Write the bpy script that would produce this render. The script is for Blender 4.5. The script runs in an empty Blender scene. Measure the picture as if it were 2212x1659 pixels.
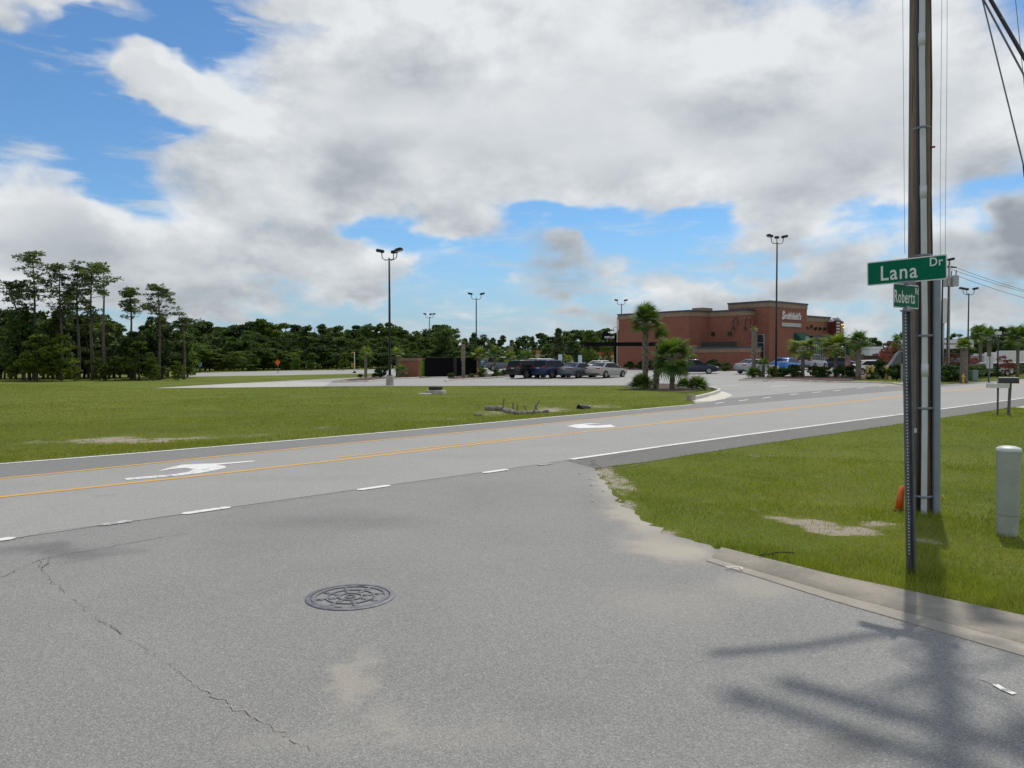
import bpy, bmesh, math, random
import numpy as np
from mathutils import Vector, Matrix
random.seed(7); RNG = np.random.default_rng(7)
R = math.radians
S = bpy.context.scene
COL = S.collection
# ------------------------------------------------------------------ camera
FPX, PCX, PCY, HORIZ, CAMH = 28/36*2212, 1106.0, 829.5, 780.0, 1.7
PITCH = math.atan((PCY-HORIZ)/FPX)
cam_d = bpy.data.cameras.new('camera'); cam = bpy.data.objects.new('camera', cam_d); COL.objects.link(cam)
cam_d.lens = 28; cam_d.sensor_width = 36; cam_d.clip_end = 5000; cam_d.clip_start = .05
cam.location = (0, 0, CAMH); cam.rotation_euler = (R(90)-PITCH, 0, 0)
S.camera = cam
S.render.engine = 'CYCLES'; S.cycles.use_denoising = True
S.cycles.max_bounces = 6; S.cycles.transparent_max_bounces = 8
try: S.cycles.denoiser = 'OPENIMAGEDENOISE'
except Exception: pass
S.view_settings.view_transform = 'Standard'; S.view_settings.look = 'None'
S.view_settings.exposure = 0.18; S.view_settings.gamma = 1.0; S.view_settings.use_curve_mapping = False

# ------------------------------------------------------------------ node helper
class NT:
    def __init__(s, tree): s.t = tree
    def new(s, typ, **kw):
        n = s.t.nodes.new(typ)
        for k, v in kw.items(): setattr(n, k, v)
        return n
    def put(s, sock, v):
        if isinstance(v, bpy.types.NodeSocket): s.t.links.new(v, sock)
        elif v is not None:
            if hasattr(sock, 'default_value') and hasattr(sock.default_value, '__len__') and not isinstance(v, (tuple, list)):
                sock.default_value = (v,)*len(sock.default_value)
            elif hasattr(sock, 'default_value') and hasattr(sock.default_value, '__len__') and len(sock.default_value) == 4 and len(v) == 3:
                sock.default_value = (*v, 1)
            else: sock.default_value = v
    def m(s, op, a, b=None, c=None, clamp=False):
        n = s.new('ShaderNodeMath', operation=op, use_clamp=clamp)
        s.put(n.inputs[0], a); s.put(n.inputs[1], b); s.put(n.inputs[2], c)
        return n.outputs[0]
    def v(s, op, a, b=None, c=None):
        n = s.new('ShaderNodeVectorMath', operation=op)
        s.put(n.inputs[0], a); s.put(n.inputs[1], b); s.put(n.inputs[2], c)
        return n.outputs['Value'] if op in ('LENGTH', 'DOT_PRODUCT', 'DISTANCE') else n.outputs[0]
    def mr(s, x, a, b, c=0., d=1., smooth=True):
        n = s.new('ShaderNodeMapRange', interpolation_type='SMOOTHSTEP' if smooth else 'LINEAR')
        for i, q in enumerate((x, a, b, c, d)): s.put(n.inputs[i], q)
        return n.outputs[0]
    def mix(s, f, a, b, blend='MIX'):
        n = s.new('ShaderNodeMix', data_type='RGBA', blend_type=blend)
        s.put(n.inputs[0], f); s.put(n.inputs[6], a); s.put(n.inputs[7], b)
        return n.outputs[2]
    def noise(s, vec, scale, detail=4, rough=.5, dist=0., out='Fac'):
        n = s.new('ShaderNodeTexNoise')
        s.put(n.inputs['Vector'], vec); s.put(n.inputs['Scale'], scale); s.put(n.inputs['Detail'], detail)
        s.put(n.inputs['Roughness'], rough); s.put(n.inputs['Distortion'], dist)
        return n.outputs[out]
    def voro(s, vec, scale, out='Distance', feature='F1'):
        n = s.new('ShaderNodeTexVoronoi', feature=feature)
        s.put(n.inputs['Vector'], vec); s.put(n.inputs['Scale'], scale)
        return n.outputs[out]
    def comb(s, x, y, z):
        n = s.new('ShaderNodeCombineXYZ')
        for i, q in enumerate((x, y, z)): s.put(n.inputs[i], q)
        return n.outputs[0]
    def blobs(s, vec2, lst, edge=1.0):
        """sum of soft elliptical patches: (cx, cy, rx, ry, weight)"""
        acc = 0.
        for (cx, cy, rx, ry, w) in lst:
            d = s.v('MULTIPLY_ADD', vec2, (1/rx, 1/ry, 0), (-cx/rx, -cy/ry, 0))
            l = s.v('LENGTH', d)
            acc = s.m('ADD', acc, s.mr(l, .25, 1.5*edge, w, 0.))
        return acc

# ------------------------------------------------------------------ sky
SUN_AZ = math.atan2(.42, .91)      # from +Y towards +X
SUN_EL = R(57)
W = bpy.data.worlds.new('World'); S.world = W; W.use_nodes = True
def build_sky():
    nt = W.node_tree
    for n in list(nt.nodes): nt.nodes.remove(n)
    T = NT(nt)
    out = T.new('ShaderNodeOutputWorld'); bg = T.new('ShaderNodeBackground')
    sky = T.new('ShaderNodeTexSky', sky_type='NISHITA'); sky.sun_disc = False
    sky.sun_elevation = SUN_EL; sky.sun_rotation = SUN_AZ; sky.air_density = 1.0; sky.dust_density = .1; sky.ozone_density = 2.0
    tc = T.new('ShaderNodeTexCoord').outputs['Generated']
    d = T.v('NORMALIZE', tc)
    sx = T.new('ShaderNodeSeparateXYZ'); T.put(sx.inputs[0], d)
    az = T.m('ARCTAN2', sx.outputs[0], sx.outputs[1]); el = T.m('ARCSINE', sx.outputs[2])
    # domain for the cloud noise: flatter towards the horizon
    zz = T.m('MULTIPLY', sx.outputs[2], 1.75)
    p = T.comb(sx.outputs[0], sx.outputs[1], zz)
    warp = T.v('MULTIPLY', T.v('SUBTRACT', T.noise(p, 5.0, 4, .55, 0, 'Color'), (.5, .5, .5)), (.16, .16, .16))
    ae = T.v('ADD', T.comb(az, el, 0.), warp)
    def px(x, y, rx, ry, w):
        a = math.atan((x-PCX)/FPX); e = math.atan((HORIZ-y)/FPX*math.cos(a))
        return (a, e, rx/FPX*math.cos(a)**2, ry/FPX, w)
    cover = [px(*q) for q in [
        (1150, 120, 330, 260, .42), (1650, 170, 420, 260, .40), (2050, 230, 260, 200, .32), (1500, 330, 600, 100, .20), (1000, 330, 300, 130, .25),
        (760, 360, 210, 180, .38), (480, 400, 170, 90, .34), (560, 540, 230, 90, .30), (640, 240, 200, 80, .30), (700, 90, 210, 80, .24),
        (60, 440, 150, 110, .46), (200, 560, 300, 90, .40), (310, 165, 120, 42, .62), (430, 220, 110, 42, .42),
        (120, 18, 170, 34, .34), (640, 10, 220, 34, .30), (25, 80, 50, 36, .32), (110, 120, 30, 16, .25),
        (130, 220, 160, 80, -.40), (400, 80, 110, 50, -.40), (230, 340, 80, 70, -.36), (190, 110, 110, 40, -.30), (300, 262, 160, 30, -.30),
        (1240, 485, 200, 34, -.36), (1480, 475, 140, 36, -.36), (850, 530, 110, 36, -.36), (1000, 580, 120, 40, -.16), (1130, 640, 420, 40, -.12),
        (600, 672, 420, 22, -.30), (1800, 480, 200, 24, -.16), (2110, 410, 120, 40, -.18), (1560, 560, 120, 36, -.18),
        (1230, 570, 120, 40, .22), (1400, 630, 170, 60, .22), (770, 610, 120, 36, .28), (1000, 490, 90, 34, .26), (1750, 620, 260, 60, .22), (1100, 660, 240, 30, .10),
        (2190, 520, 80, 70, .40), (1700, 430, 150, 60, .28), (2100, 640, 150, 60, .2)]]
    dark = [px(*q) for q in [
        (770, 420, 110, 110, .52), (700, 330, 50, 60, .16), (570, 570, 170, 50, .34), (330, 640, 300, 44, .34), (930, 490, 60, 34, .16),
        (1620, 200, 170, 60, .24), (1880, 330, 220, 120, .20), (1680, 460, 120, 44, .30), (2190, 530, 80, 70, .70), (1230, 590, 100, 34, .30),
        (1420, 660, 170, 44, .30), (1000, 510, 90, 26, .18), (130, 540, 170, 60, .20), (1900, 640, 260, 70, .30), (760, 628, 130, 22, .22), (880, 110, 110, 60, .12), (2100, 430, 160, 120, .18)]]
    n0 = T.noise(p, 4.2, 9, .58, .10)
    up = T.v('ADD', p, (.020*math.sin(SUN_AZ), .020*math.cos(SUN_AZ), .055))
    n1 = T.noise(up, 4.2, 7, .55, .10)
    fine = T.noise(T.comb(sx.outputs[0], sx.outputs[1], T.m('MULTIPLY', sx.outputs[2], 5.0)), 9.0, 6, .62, .4)
    cov = T.blobs(ae, cover)
    # added cloud cover overhead and behind, out of view, raises the ambient light
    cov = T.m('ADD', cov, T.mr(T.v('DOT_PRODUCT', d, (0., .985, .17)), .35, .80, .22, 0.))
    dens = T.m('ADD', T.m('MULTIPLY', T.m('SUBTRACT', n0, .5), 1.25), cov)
    low = T.mr(el, .05, .24, 1., 0.)
    n2 = T.noise(T.comb(sx.outputs[0], sx.outputs[1], T.m('MULTIPLY', sx.outputs[2], 2.6)), 10.5, 6, .55, .2)
    dens = T.m('ADD', dens, T.m('MULTIPLY', T.m('SUBTRACT', n2, .45), T.m('MULTIPLY', low, 1.5)))
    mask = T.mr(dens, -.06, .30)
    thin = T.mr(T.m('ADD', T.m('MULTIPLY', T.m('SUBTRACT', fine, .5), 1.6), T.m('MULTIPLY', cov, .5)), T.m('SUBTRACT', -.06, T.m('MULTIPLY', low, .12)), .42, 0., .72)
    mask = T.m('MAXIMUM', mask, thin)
    dk = T.blobs(ae, dark)
    shade = T.m('ADD', T.m('MULTIPLY', T.m('SUBTRACT', n0, n1), T.mr(cov, .32, .66, 2.9, .8)), T.m('SUBTRACT', .78, T.m('MULTIPLY', dk, 1.0)))
    shade = T.m('SUBTRACT', shade, T.m('MULTIPLY', T.mr(dens, .1, .7), T.m('MULTIPLY', T.mr(el, .03, .26, 1., 0.), .30)))
    # clouds near the zenith side (towards the sun) glow more
    glow = T.mr(T.v('DOT_PRODUCT', d, (math.sin(SUN_AZ)*math.cos(SUN_EL), math.cos(SUN_AZ)*math.cos(SUN_EL), math.sin(SUN_EL))), .62, .98, 0., .16)
    shade = T.m('ADD', shade, glow)
    ramp = T.new('ShaderNodeValToRGB'); T.put(ramp.inputs[0], shade)
    cr = ramp.color_ramp; cr.elements[0].position = 0.; cr.elements[0].color = (.27, .30, .33, 1)
    cr.elements[1].position = 1.; cr.elements[1].color = (.72, .735, .745, 1)
    e = cr.elements.new(.35); e.color = (.40, .43, .455, 1)
    e = cr.elements.new(.7); e.color = (.565, .59, .61, 1)
    skyc = T.mix(1., sky.outputs[0], (.056, .080, .098), 'MULTIPLY')
    skyc = T.mix(T.mr(el, -.02, .17, .85, 0.), skyc, (.31, .40, .50))
    fac = T.m('MULTIPLY', mask, T.mr(el, -.02, .05, .55, .97))
    final = T.mix(fac, skyc, ramp.outputs[0])
    T.put(bg.inputs[0], final); bg.inputs[1].default_value = 1.0
    nt.links.new(bg.outputs[0], out.inputs[0])
build_sky()
W.cycles.sampling_method = 'MANUAL'; W.cycles.sample_map_resolution = 512
sun_d = bpy.data.lights.new('sun', 'SUN'); sun = bpy.data.objects.new('sun', sun_d); COL.objects.link(sun)
sun_d.energy = 2.6; sun_d.angle = R(1.0); sun_d.color = (1., .94, .84)
sd = Vector((math.sin(SUN_AZ)*math.cos(SUN_EL), math.cos(SUN_AZ)*math.cos(SUN_EL), math.sin(SUN_EL)))
sun.rotation_euler = sd.to_track_quat('Z', 'Y').to_euler(); sun.location = sd*60

# ------------------------------------------------------------------ terrain and picture-to-ground helpers
AX, AY, UX, UY = -6.3762, 9.8737, .66471, .74711        # road axes: u along the road, v across it
def uv2w(u, v): return (AX+u*UX-v*UY, AY+u*UY+v*UX)
def w2uv(x, y): x -= AX; y -= AY; return (x*UX+y*UY, -x*UY+y*UX)
def gz(x, y):
    z1 = (.6*x+.8*y-60)*.0245; z2 = (w2uv(x, y)[1]-6)*.045
    return max(0., min(1., z1, z2))
def at(px, py):
    """ground point seen at a pixel of the 2212 x 1659 view"""
    x = (px-PCX)/FPX; vv = -(py-PCY)/FPX
    dy = math.cos(PITCH)+vv*math.sin(PITCH); dz = vv*math.cos(PITCH)-math.sin(PITCH)
    if dz > -1e-4: dz = -1e-4
    lo, hi = 0., 4000.
    f = lambda t: CAMH+dz*t-gz(x*t, dy*t)
    t = 1.
    while f(t) > 0 and t < 2000: lo = t; t *= 1.02
    hi = t
    for _ in range(40):
        mid = (lo+hi)/2
        if f(mid) > 0: lo = mid
        else: hi = mid
    return (x*hi, dy*hi)
def atd(px, d):
    """ground point on the column px at distance d"""
    x = (px-PCX)/FPX*d; return (x, d)
def G3(p): return (p[0], p[1], gz(*p[:2]))
def hpx(py, d): return CAMH+(HORIZ-py)/FPX*d     # height seen at picture row py for distance d

# ------------------------------------------------------------------ mesh helpers
class MB:
    def __init__(s): s.v = []; s.f = []; s.mi = []
    def add(s, vs, fs, mi=0):
        o = len(s.v); s.v += [tuple(q) for q in vs]; s.f += [tuple(i+o for i in f) for f in fs]; s.mi += [mi]*len(fs); return s
    def box(s, c, size, rz=0., mi=0, M=None):
        hx, hy, hz = (q/2 for q in size); cs, sn = math.cos(rz), math.sin(rz)
        P = []
        for z in (-hz, hz):
            for (x, y) in ((-hx, -hy), (hx, -hy), (hx, hy), (-hx, hy)):
                q = Vector((x, y, z))
                if M: q = M @ q
                P.append((c[0]+q[0]*cs-q[1]*sn, c[1]+q[0]*sn+q[1]*cs, c[2]+q[2]))
        return s.add(P, [(3, 2, 1, 0), (4, 5, 6, 7), (0, 1, 5, 4), (1, 2, 6, 5), (2, 3, 7, 6), (3, 0, 4, 7)], mi)
    def tube(s, pts, rad, n=8, cap=True, mi=0):
        pts = [Vector(p) for p in pts]
        if not hasattr(rad, '__len__'): rad = [rad]*len(pts)
        rings = []; prev = None
        for i, p in enumerate(pts):
            t = (pts[min(i+1, len(pts)-1)]-pts[max(i-1, 0)]).normalized()
            if prev is None:
                a = Vector((0, 0, 1)) if abs(t.z) < .9 else Vector((1, 0, 0))
                u = t.cross(a).normalized()
            else: u = (prev-t*prev.dot(t)).normalized()
            prev = u; w = t.cross(u)
            rings.append([p+(u*math.cos(2*math.pi*k/n)+w*math.sin(2*math.pi*k/n))*rad[i] for k in range(n)])
        V = [q for r in rings for q in r]; F = []
        for i in range(len(rings)-1):
            for k in range(n):
                F.append((i*n+k, i*n+(k+1) % n, (i+1)*n+(k+1) % n, (i+1)*n+k))
        if cap: F += [tuple(range(n-1, -1, -1)), tuple(range((len(rings)-1)*n, len(rings)*n))]
        return s.add(V, F, mi)
    def lathe(s, prof, n=24, c=(0, 0, 0), mi=0, cap=True):
        V = [(c[0]+r*math.cos(2*math.pi*k/n), c[1]+r*math.sin(2*math.pi*k/n), c[2]+z) for r, z in prof for k in range(n)]
        F = [(i*n+k, i*n+(k+1) % n, (i+1)*n+(k+1) % n, (i+1)*n+k) for i in range(len(prof)-1) for k in range(n)]
        if cap: F += [tuple(range(n-1, -1, -1)), tuple(range((len(prof)-1)*n, len(prof)*n))]
        return s.add(V, F, mi)
    def prism(s, poly, z0, z1, mi=0):
        n = len(poly); a = sum(poly[i][0]*poly[(i+1) % n][1]-poly[(i+1) % n][0]*poly[i][1] for i in range(n))
        if a < 0: poly = poly[::-1]
        V = [(x, y, z0) for x, y in poly]+[(x, y, z1) for x, y in poly]
        return s.add(V, [tuple(range(n-1, -1, -1)), tuple(range(n, 2*n))]+[(i, (i+1) % n, n+(i+1) % n, n+i) for i in range(n)], mi)
    def loft(s, rings, closed=True, cap=True, mi=0):
        n = len(rings[0]); V = [q for r in rings for q in r]; F = []
        for i in range(len(rings)-1):
            for k in range(n if closed else n-1):
                F.append((i*n+k, i*n+(k+1) % n, (i+1)*n+(k+1) % n, (i+1)*n+k))
        if cap: F += [tuple(range(n-1, -1, -1)), tuple(range((len(rings)-1)*n, len(rings)*n))]
        return s.add(V, F, mi)
    def mesh(s, name, smooth=False, fix=True):
        me = bpy.data.meshes.new(name); me.from_pydata(s.v, [], s.f)
        if fix:
            bm = bmesh.new(); bm.from_mesh(me); bmesh.ops.recalc_face_normals(bm, faces=bm.faces); bm.to_mesh(me); bm.free()
        if any(s.mi): me.polygons.foreach_set('material_index', s.mi)
        if smooth: me.polygons.foreach_set('use_smooth', [True]*len(me.polygons))
        me.update(); return me
def link(name, me, parent=None):
    o = bpy.data.objects.new(name, me); COL.objects.link(o)
    if parent: o.parent = parent
    return o
def obj(name, mb, mat, parent=None, smooth=False, bevel=0., sharp=None):
    me = mb.mesh(name, smooth) if isinstance(mb, MB) else mb
    for mm in (mat if isinstance(mat, (list, tuple)) else [mat]): me.materials.append(mm)
    if bevel:
        bm = bmesh.new(); bm.from_mesh(me)
        es = [e for e in bm.edges if len(e.link_faces) == 2 and e.calc_face_angle(0) > .5]
        bmesh.ops.bevel(bm, geom=es, offset=bevel, segments=2, affect='EDGES', clamp_overlap=True)
        bm.to_mesh(me); bm.free()
    if sharp is not None:
        me.polygons.foreach_set('use_smooth', [True]*len(me.polygons)); me.set_sharp_from_angle(angle=R(sharp))
    return link(name, me, parent)
def tag(o, label=None, cat=None, group=None, kind=None):
    if label: o['label'] = label
    if cat: o['category'] = cat
    if group: o['group'] = group
    if kind: o['kind'] = kind
    return o
def thing(name, label, cat, loc=(0, 0, 0), rz=0., group=None):
    o = bpy.data.objects.new(name, None); COL.objects.link(o); o.empty_display_size = .2
    o.location = loc; o.rotation_euler = (0, 0, rz)
    return tag(o, label, cat, group)
def dup(root, loc, rz=None, label=None, scale=None, group=None):
    r = root.copy(); COL.objects.link(r); r.location = loc
    if rz is not None: r.rotation_euler = (0, 0, rz)
    if scale is not None: r.scale = scale if hasattr(scale, '__len__') else (scale,)*3
    if label: r['label'] = label
    if group: r['group'] = group
    for ch in root.children:
        c = ch.copy(); COL.objects.link(c); c.parent = r
        for g in ch.children:
            q = g.copy(); COL.objects.link(q); q.parent = c
    return r
_fonts = {}
def text_mesh(body, size, extrude=.002, shear=0., bold=0., spacing=1., align='CENTER'):
    cu = bpy.data.curves.new('lettering', 'FONT'); cu.body = body; cu.size = size; cu.extrude = extrude; cu.shear = shear
    cu.offset = bold; cu.space_character = spacing; cu.align_x = align; cu.align_y = 'CENTER'; cu.resolution_u = 3
    o = bpy.data.objects.new('tmp', cu); COL.objects.link(o)
    dg = bpy.context.evaluated_depsgraph_get()
    me = bpy.data.meshes.new_from_object(o.evaluated_get(dg)); bpy.data.objects.remove(o); bpy.data.curves.remove(cu)
    me.materials.clear()
    return me

# ------------------------------------------------------------------ materials
MATS = {}
def mat(name, col, rough=.6, metal=0., spec=.5, var=0., scale=3., bump=0., bscale=30., emit=0., coat=0., detail=4):
    if name in MATS: return MATS[name]
    m = bpy.data.materials.new(name); m.use_nodes = True; T = NT(m.node_tree)
    b = m.node_tree.nodes['Principled BSDF']
    b.inputs['Roughness'].default_value = rough; b.inputs['Metallic'].default_value = metal
    b.inputs['Specular IOR Level'].default_value = spec; b.inputs['Coat Weight'].default_value = coat; b.inputs['Coat Roughness'].default_value = .04
    tc = T.new('ShaderNodeTexCoord').outputs['Object']
    if var:
        n = T.noise(tc, scale, detail, .6)
        lo = tuple(max(0, c*(1-var)) for c in col); hi = tuple(min(1, c*(1+var)) for c in col)
        T.put(b.inputs['Base Color'], T.mix(T.mr(n, .3, .7), lo, hi))
    else: b.inputs['Base Color'].default_value = (*col, 1)
    if bump:
        bn = T.new('ShaderNodeBump'); bn.inputs['Strength'].default_value = bump; bn.inputs['Distance'].default_value = .02
        T.put(bn.inputs['Height'], T.noise(tc, bscale, 3, .6)); T.put(b.inputs['Normal'], bn.outputs[0])
    if emit: b.inputs['Emission Color'].default_value = (*col, 1); b.inputs['Emission Strength'].default_value = emit
    MATS[name] = m; return m
def leafmat(name, cols, trans=.35, scale=1.2, attr=None):
    """foliage: colour differs from clump to clump, some light comes through"""
    m = bpy.data.materials.new(name); m.use_nodes = True; T = NT(m.node_tree); nt = m.node_tree
    b = nt.nodes['Principled BSDF']; out = nt.nodes['Material Output']
    geo = T.new('ShaderNodeNewGeometry')
    tc = T.new('ShaderNodeTexCoord').outputs['Object']
    oi = T.new('ShaderNodeObjectInfo')
    n = T.noise(tc, scale, 3, .6)
    isl = geo.outputs['Random Per Island']
    f = T.m('ADD', T.m('MULTIPLY', T.m('SUBTRACT', n, .5), 1.5), T.m('MULTIPLY', isl, .7))
    f = T.m('ADD', f, T.m('MULTIPLY', T.m('SUBTRACT', oi.outputs['Random'], .5), .5), clamp=True)
    r = T.new('ShaderNodeValToRGB'); T.put(r.inputs[0], f)
    cr = r.color_ramp
    cr.elements[0].color = (*cols[0], 1); cr.elements[-1].color = (*cols[-1], 1)
    for i, c in enumerate(cols[1:-1]):
        e = cr.elements.new((i+1)/(len(cols)-1)); e.color = (*c, 1)
    T.put(b.inputs['Base Color'], r.outputs[0]); b.inputs['Roughness'].default_value = .6; b.inputs['Specular IOR Level'].default_value = .25
    tr = T.new('ShaderNodeBsdfTranslucent'); T.put(tr.inputs[0], T.mix(1., r.outputs[0], (1.2, 1.25, .6), 'MULTIPLY'))
    mx = T.new('ShaderNodeMixShader'); mx.inputs[0].default_value = trans
    nt.links.new(b.outputs[0], mx.inputs[1]); nt.links.new(tr.outputs[0], mx.inputs[2]); nt.links.new(mx.outputs[0], out.inputs[0])
    return m
# ================================================================== ground, roads, kerbs
BREAKS = []
def _brk(a, b, c): BREAKS.append((a, b, c))      # a x + b y = c
_brk(.6, .8, 60); _brk(.6, .8, 60+1/.0245)
_v0 = AX*UY-AY*UX
_brk(-UY, UX, 6-_v0); _brk(-UY, UX, 6+1/.045-_v0)
_brk(.6*.0245+UY*.045, .8*.0245-UX*.045, 60*.0245+(_v0-6)*.045)
def sheet(name, poly, zoff, m, parent=None, kind='structure', fine=0):
    bm = bmesh.new()
    f = bm.faces.new([bm.verts.new((x, y, 0)) for x, y in poly])
    if f.normal.z < 0: f.normal_flip()
    bm.normal_update()
    if bm.faces[:][0].normal.z < 0: bmesh.ops.reverse_faces(bm, faces=bm.faces[:])
    bmesh.ops.triangulate(bm, faces=bm.faces[:], ngon_method='EAR_CLIP')
    for a, b, c in BREAKS:
        l = math.hypot(a, b)
        bmesh.ops.bisect_plane(bm, geom=bm.verts[:]+bm.edges[:]+bm.faces[:], plane_co=(a*c/l/l, b*c/l/l, 0), plane_no=(a/l, b/l, 0), dist=1e-5)
    for v in bm.verts: v.co.z = gz(v.co.x, v.co.y)+zoff
    me = bpy.data.meshes.new(name); bm.to_mesh(me); bm.free()
    me.materials.append(m)
    o = link(name, me, parent)
    if kind and not parent: o['kind'] = kind
    return o
def P(*pts): return [at(*q) for q in pts]
def UV(*pts): return [uv2w(*q) for q in pts]
def pxblob(px, py, rx, ry, w):
    """a patch on the ground, given by where it is seen: becomes metres on the ground"""
    c = at(px, py); e = at(px+rx, py); n = at(px, py-ry); q = at(px, py+ry)
    return (c[0], c[1], max(.05, abs(e[0]-c[0])), max(.05, (n[1]-q[1])/2), w)
def in_poly(X, Y, poly):
    ins = np.zeros(len(X), bool); n = len(poly)
    for i in range(n):
        x0, y0 = poly[i]; x1, y1 = poly[(i+1) % n]
        if y0 == y1: continue
        c = ((y0 > Y) != (y1 > Y)) & (X < (x1-x0)*(Y-y0)/(y1-y0)+x0)
        ins ^= c
    return ins

def asphalt(name, base, speck=.5, big=.12, dust=None, dirt=None, cell=85., tint=(1, 1, 1), tracks=None):
    m = bpy.data.materials.new(name); m.use_nodes = True; T = NT(m.node_tree); b = m.node_tree.nodes['Principled BSDF']
    tc = T.new('ShaderNodeTexCoord').outputs['Object']
    vor = T.new('ShaderNodeTexVoronoi'); vor.inputs['Scale'].default_value = cell; T.put(vor.inputs['Vector'], tc)
    ss = T.new('ShaderNodeSeparateColor'); T.put(ss.inputs[0], vor.outputs['Color'])
    stone = ss.outputs[0]
    val = T.m('MULTIPLY_ADD', T.m('SUBTRACT', stone, .5), speck, 1.)
    white = T.mr(ss.outputs[1], .93, .985, 0., 1.)
    blackp = T.mr(ss.outputs[2], .0, .07, 1., 0.)
    n2 = T.noise(tc, 28., 4, .7); val = T.m('MULTIPLY', val, T.m('MULTIPLY_ADD', T.m('SUBTRACT', n2, .5), .55*speck, 1.))
    n1 = T.noise(tc, .55, 5, .62, .4); val = T.m('MULTIPLY', val, T.m('MULTIPLY_ADD', T.m('SUBTRACT', n1, .5), big*4, 1.))
    n3 = T.noise(tc, .13, 3, .6); val = T.m('MULTIPLY', val, T.m('MULTIPLY_ADD', T.m('SUBTRACT', n3, .5), big*2.5, 1.))
    c = T.mix(1., tuple(base*t for t in tint), T.comb(val, val, val), 'MULTIPLY')
    c = T.mix(T.m('MULTIPLY', white, .75*speck), c, (.50, .49, .46))
    c = T.mix(T.m('MULTIPLY', blackp, .55*speck), c, (.035, .035, .037))
    if dust:
        w = T.v('ADD', tc, T.v('MULTIPLY', T.v('SUBTRACT', T.noise(tc, 1.3, 5, .65, 0, 'Color'), (.5, .5, .5)), (.9, .9, 0)))
        f = T.blobs(w, dust)
        f = T.m('MULTIPLY', f, T.m('ADD', .45, T.m('MULTIPLY', T.noise(tc, 60., 3, .7), 1.1)), clamp=True)
        c = T.mix(f, c, (.38, .345, .29))
    if dirt:
        w = T.v('ADD', tc, T.v('MULTIPLY', T.v('SUBTRACT', T.noise(tc, 1.1, 4, .6, 0, 'Color'), (.5, .5, .5)), (1.2, 1.2, 0)))
        f = T.m('MULTIPLY', T.blobs(w, dirt), T.m('ADD', .5, T.noise(tc, 9., 4, .7)), clamp=True)
        c = T.mix(f, c, tuple(base*.42*t for t in tint))
    T.put(b.inputs['Base Color'], c); b.inputs['Roughness'].default_value = .82; b.inputs['Specular IOR Level'].default_value = .35
    bp = T.new('ShaderNodeBump'); bp.inputs['Strength'].default_value = .5; bp.inputs['Distance'].default_value = .006
    T.put(bp.inputs['Height'], T.m('ADD', vor.outputs['Distance'], T.m('MULTIPLY', n2, .8))); T.put(b.inputs['Normal'], bp.outputs[0])
    return m

# --- bare and sandy patches (where no grass grows)
SAND = [pxblob(*q) for q in [
    (1715, 1124, 46, 9, .9), (1770, 1138, 46, 14, 1.1), (1840, 1148, 60, 11, 1.), (1905, 1134, 50, 9, .85), (1660, 1117, 30, 6, .6), (2010, 1168, 45, 12, .7), (1560, 1085, 70, 8, .5), (1640, 1098, 40, 7, .45),
    (230, 950, 70, 9, 1.), (330, 952, 70, 7, .9), (440, 945, 60, 6, .6), (560, 940, 60, 5, .5), (90, 955, 60, 7, .5),
    (1070, 892, 60, 7, .6), (1190, 885, 50, 7, .8), (1300, 878, 60, 6, .6), (700, 925, 90, 7, .4), (950, 905, 80, 6, .4),
    (1330, 1040, 30, 26, .9), (1370, 1095, 26, 20, .8), (1440, 1155, 40, 14, .9), (1560, 1200, 50, 9, .9), (1310, 1015, 26, 8, 1.1), (1650, 985, 50, 4, .5)]]
def sand_at(X, Y):
    s = np.zeros(len(X))
    for cx, cy, rx, ry, w in SAND:
        l = np.sqrt(((X-cx)/rx)**2+((Y-cy)/ry)**2); t = np.clip((l-.25)/1.25, 0, 1); s += w*(1-t*t*(3-2*t))
    return s
def grassground():
    m = bpy.data.materials.new('lawn_soil'); m.use_nodes = True; T = NT(m.node_tree); b = m.node_tree.nodes['Principled BSDF']
    tc = T.new('ShaderNodeTexCoord').outputs['Object']
    n1 = T.noise(tc, .35, 5, .65, .5); n2 = T.noise(tc, 2.6, 5, .7); n3 = T.noise(tc, 24., 4, .7); n4 = T.noise(tc, .08, 3, .5)
    r = T.new('ShaderNodeValToRGB'); cr = r.color_ramp
    T.put(r.inputs[0], T.m('ADD', T.m('MULTIPLY', n1, .55), T.m('MULTIPLY', n4, .45)))
    cr.elements[0].position = .36; cr.elements[0].color = (.092, .138, .018, 1)
    cr.elements[1].position = .66; cr.elements[1].color = (.215, .235, .042, 1)
    e = cr.elements.new(.5); e.color = (.150, .196, .026, 1)
    c = T.mix(T.mr(n2, .35, .75, 0., .55), r.outputs[0], (.125, .118, .045))
    c = T.mix(T.mr(n3, .3, .75, .0, .65), c, (.065, .072, .012))
    w = T.v('ADD', tc, T.v('MULTIPLY', T.v('SUBTRACT', T.noise(tc, 1.6, 5, .65, 0, 'Color'), (.5, .5, .5)), (.8, .8, 0)))
    f = T.m('MULTIPLY', T.blobs(w, SAND), T.m('ADD', -1.25, T.m('MULTIPLY', T.noise(tc, 2.6, 6, .74), 4.2)))
    c = T.mix(T.mr(f, .30, .85), c, T.mix(T.noise(tc, 40., 3, .7), (.24, .20, .15), (.46, .41, .34)))
    T.put(b.inputs['Base Color'], c); b.inputs['Roughness'].default_value = .95; b.inputs['Specular IOR Level'].default_value = .1
    bp = T.new('ShaderNodeBump'); bp.inputs['Strength'].default_value = .8; bp.inputs['Distance'].default_value = .05
    T.put(bp.inputs['Height'], T.m('ADD', n3, n2)); T.put(b.inputs['Normal'], bp.outputs[0])
    return m
M_SOIL = grassground()
ground = sheet('ground', [(-1500, -300), (1500, -300), (1500, 3000), (-1500, 3000)], 0, M_SOIL)

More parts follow.
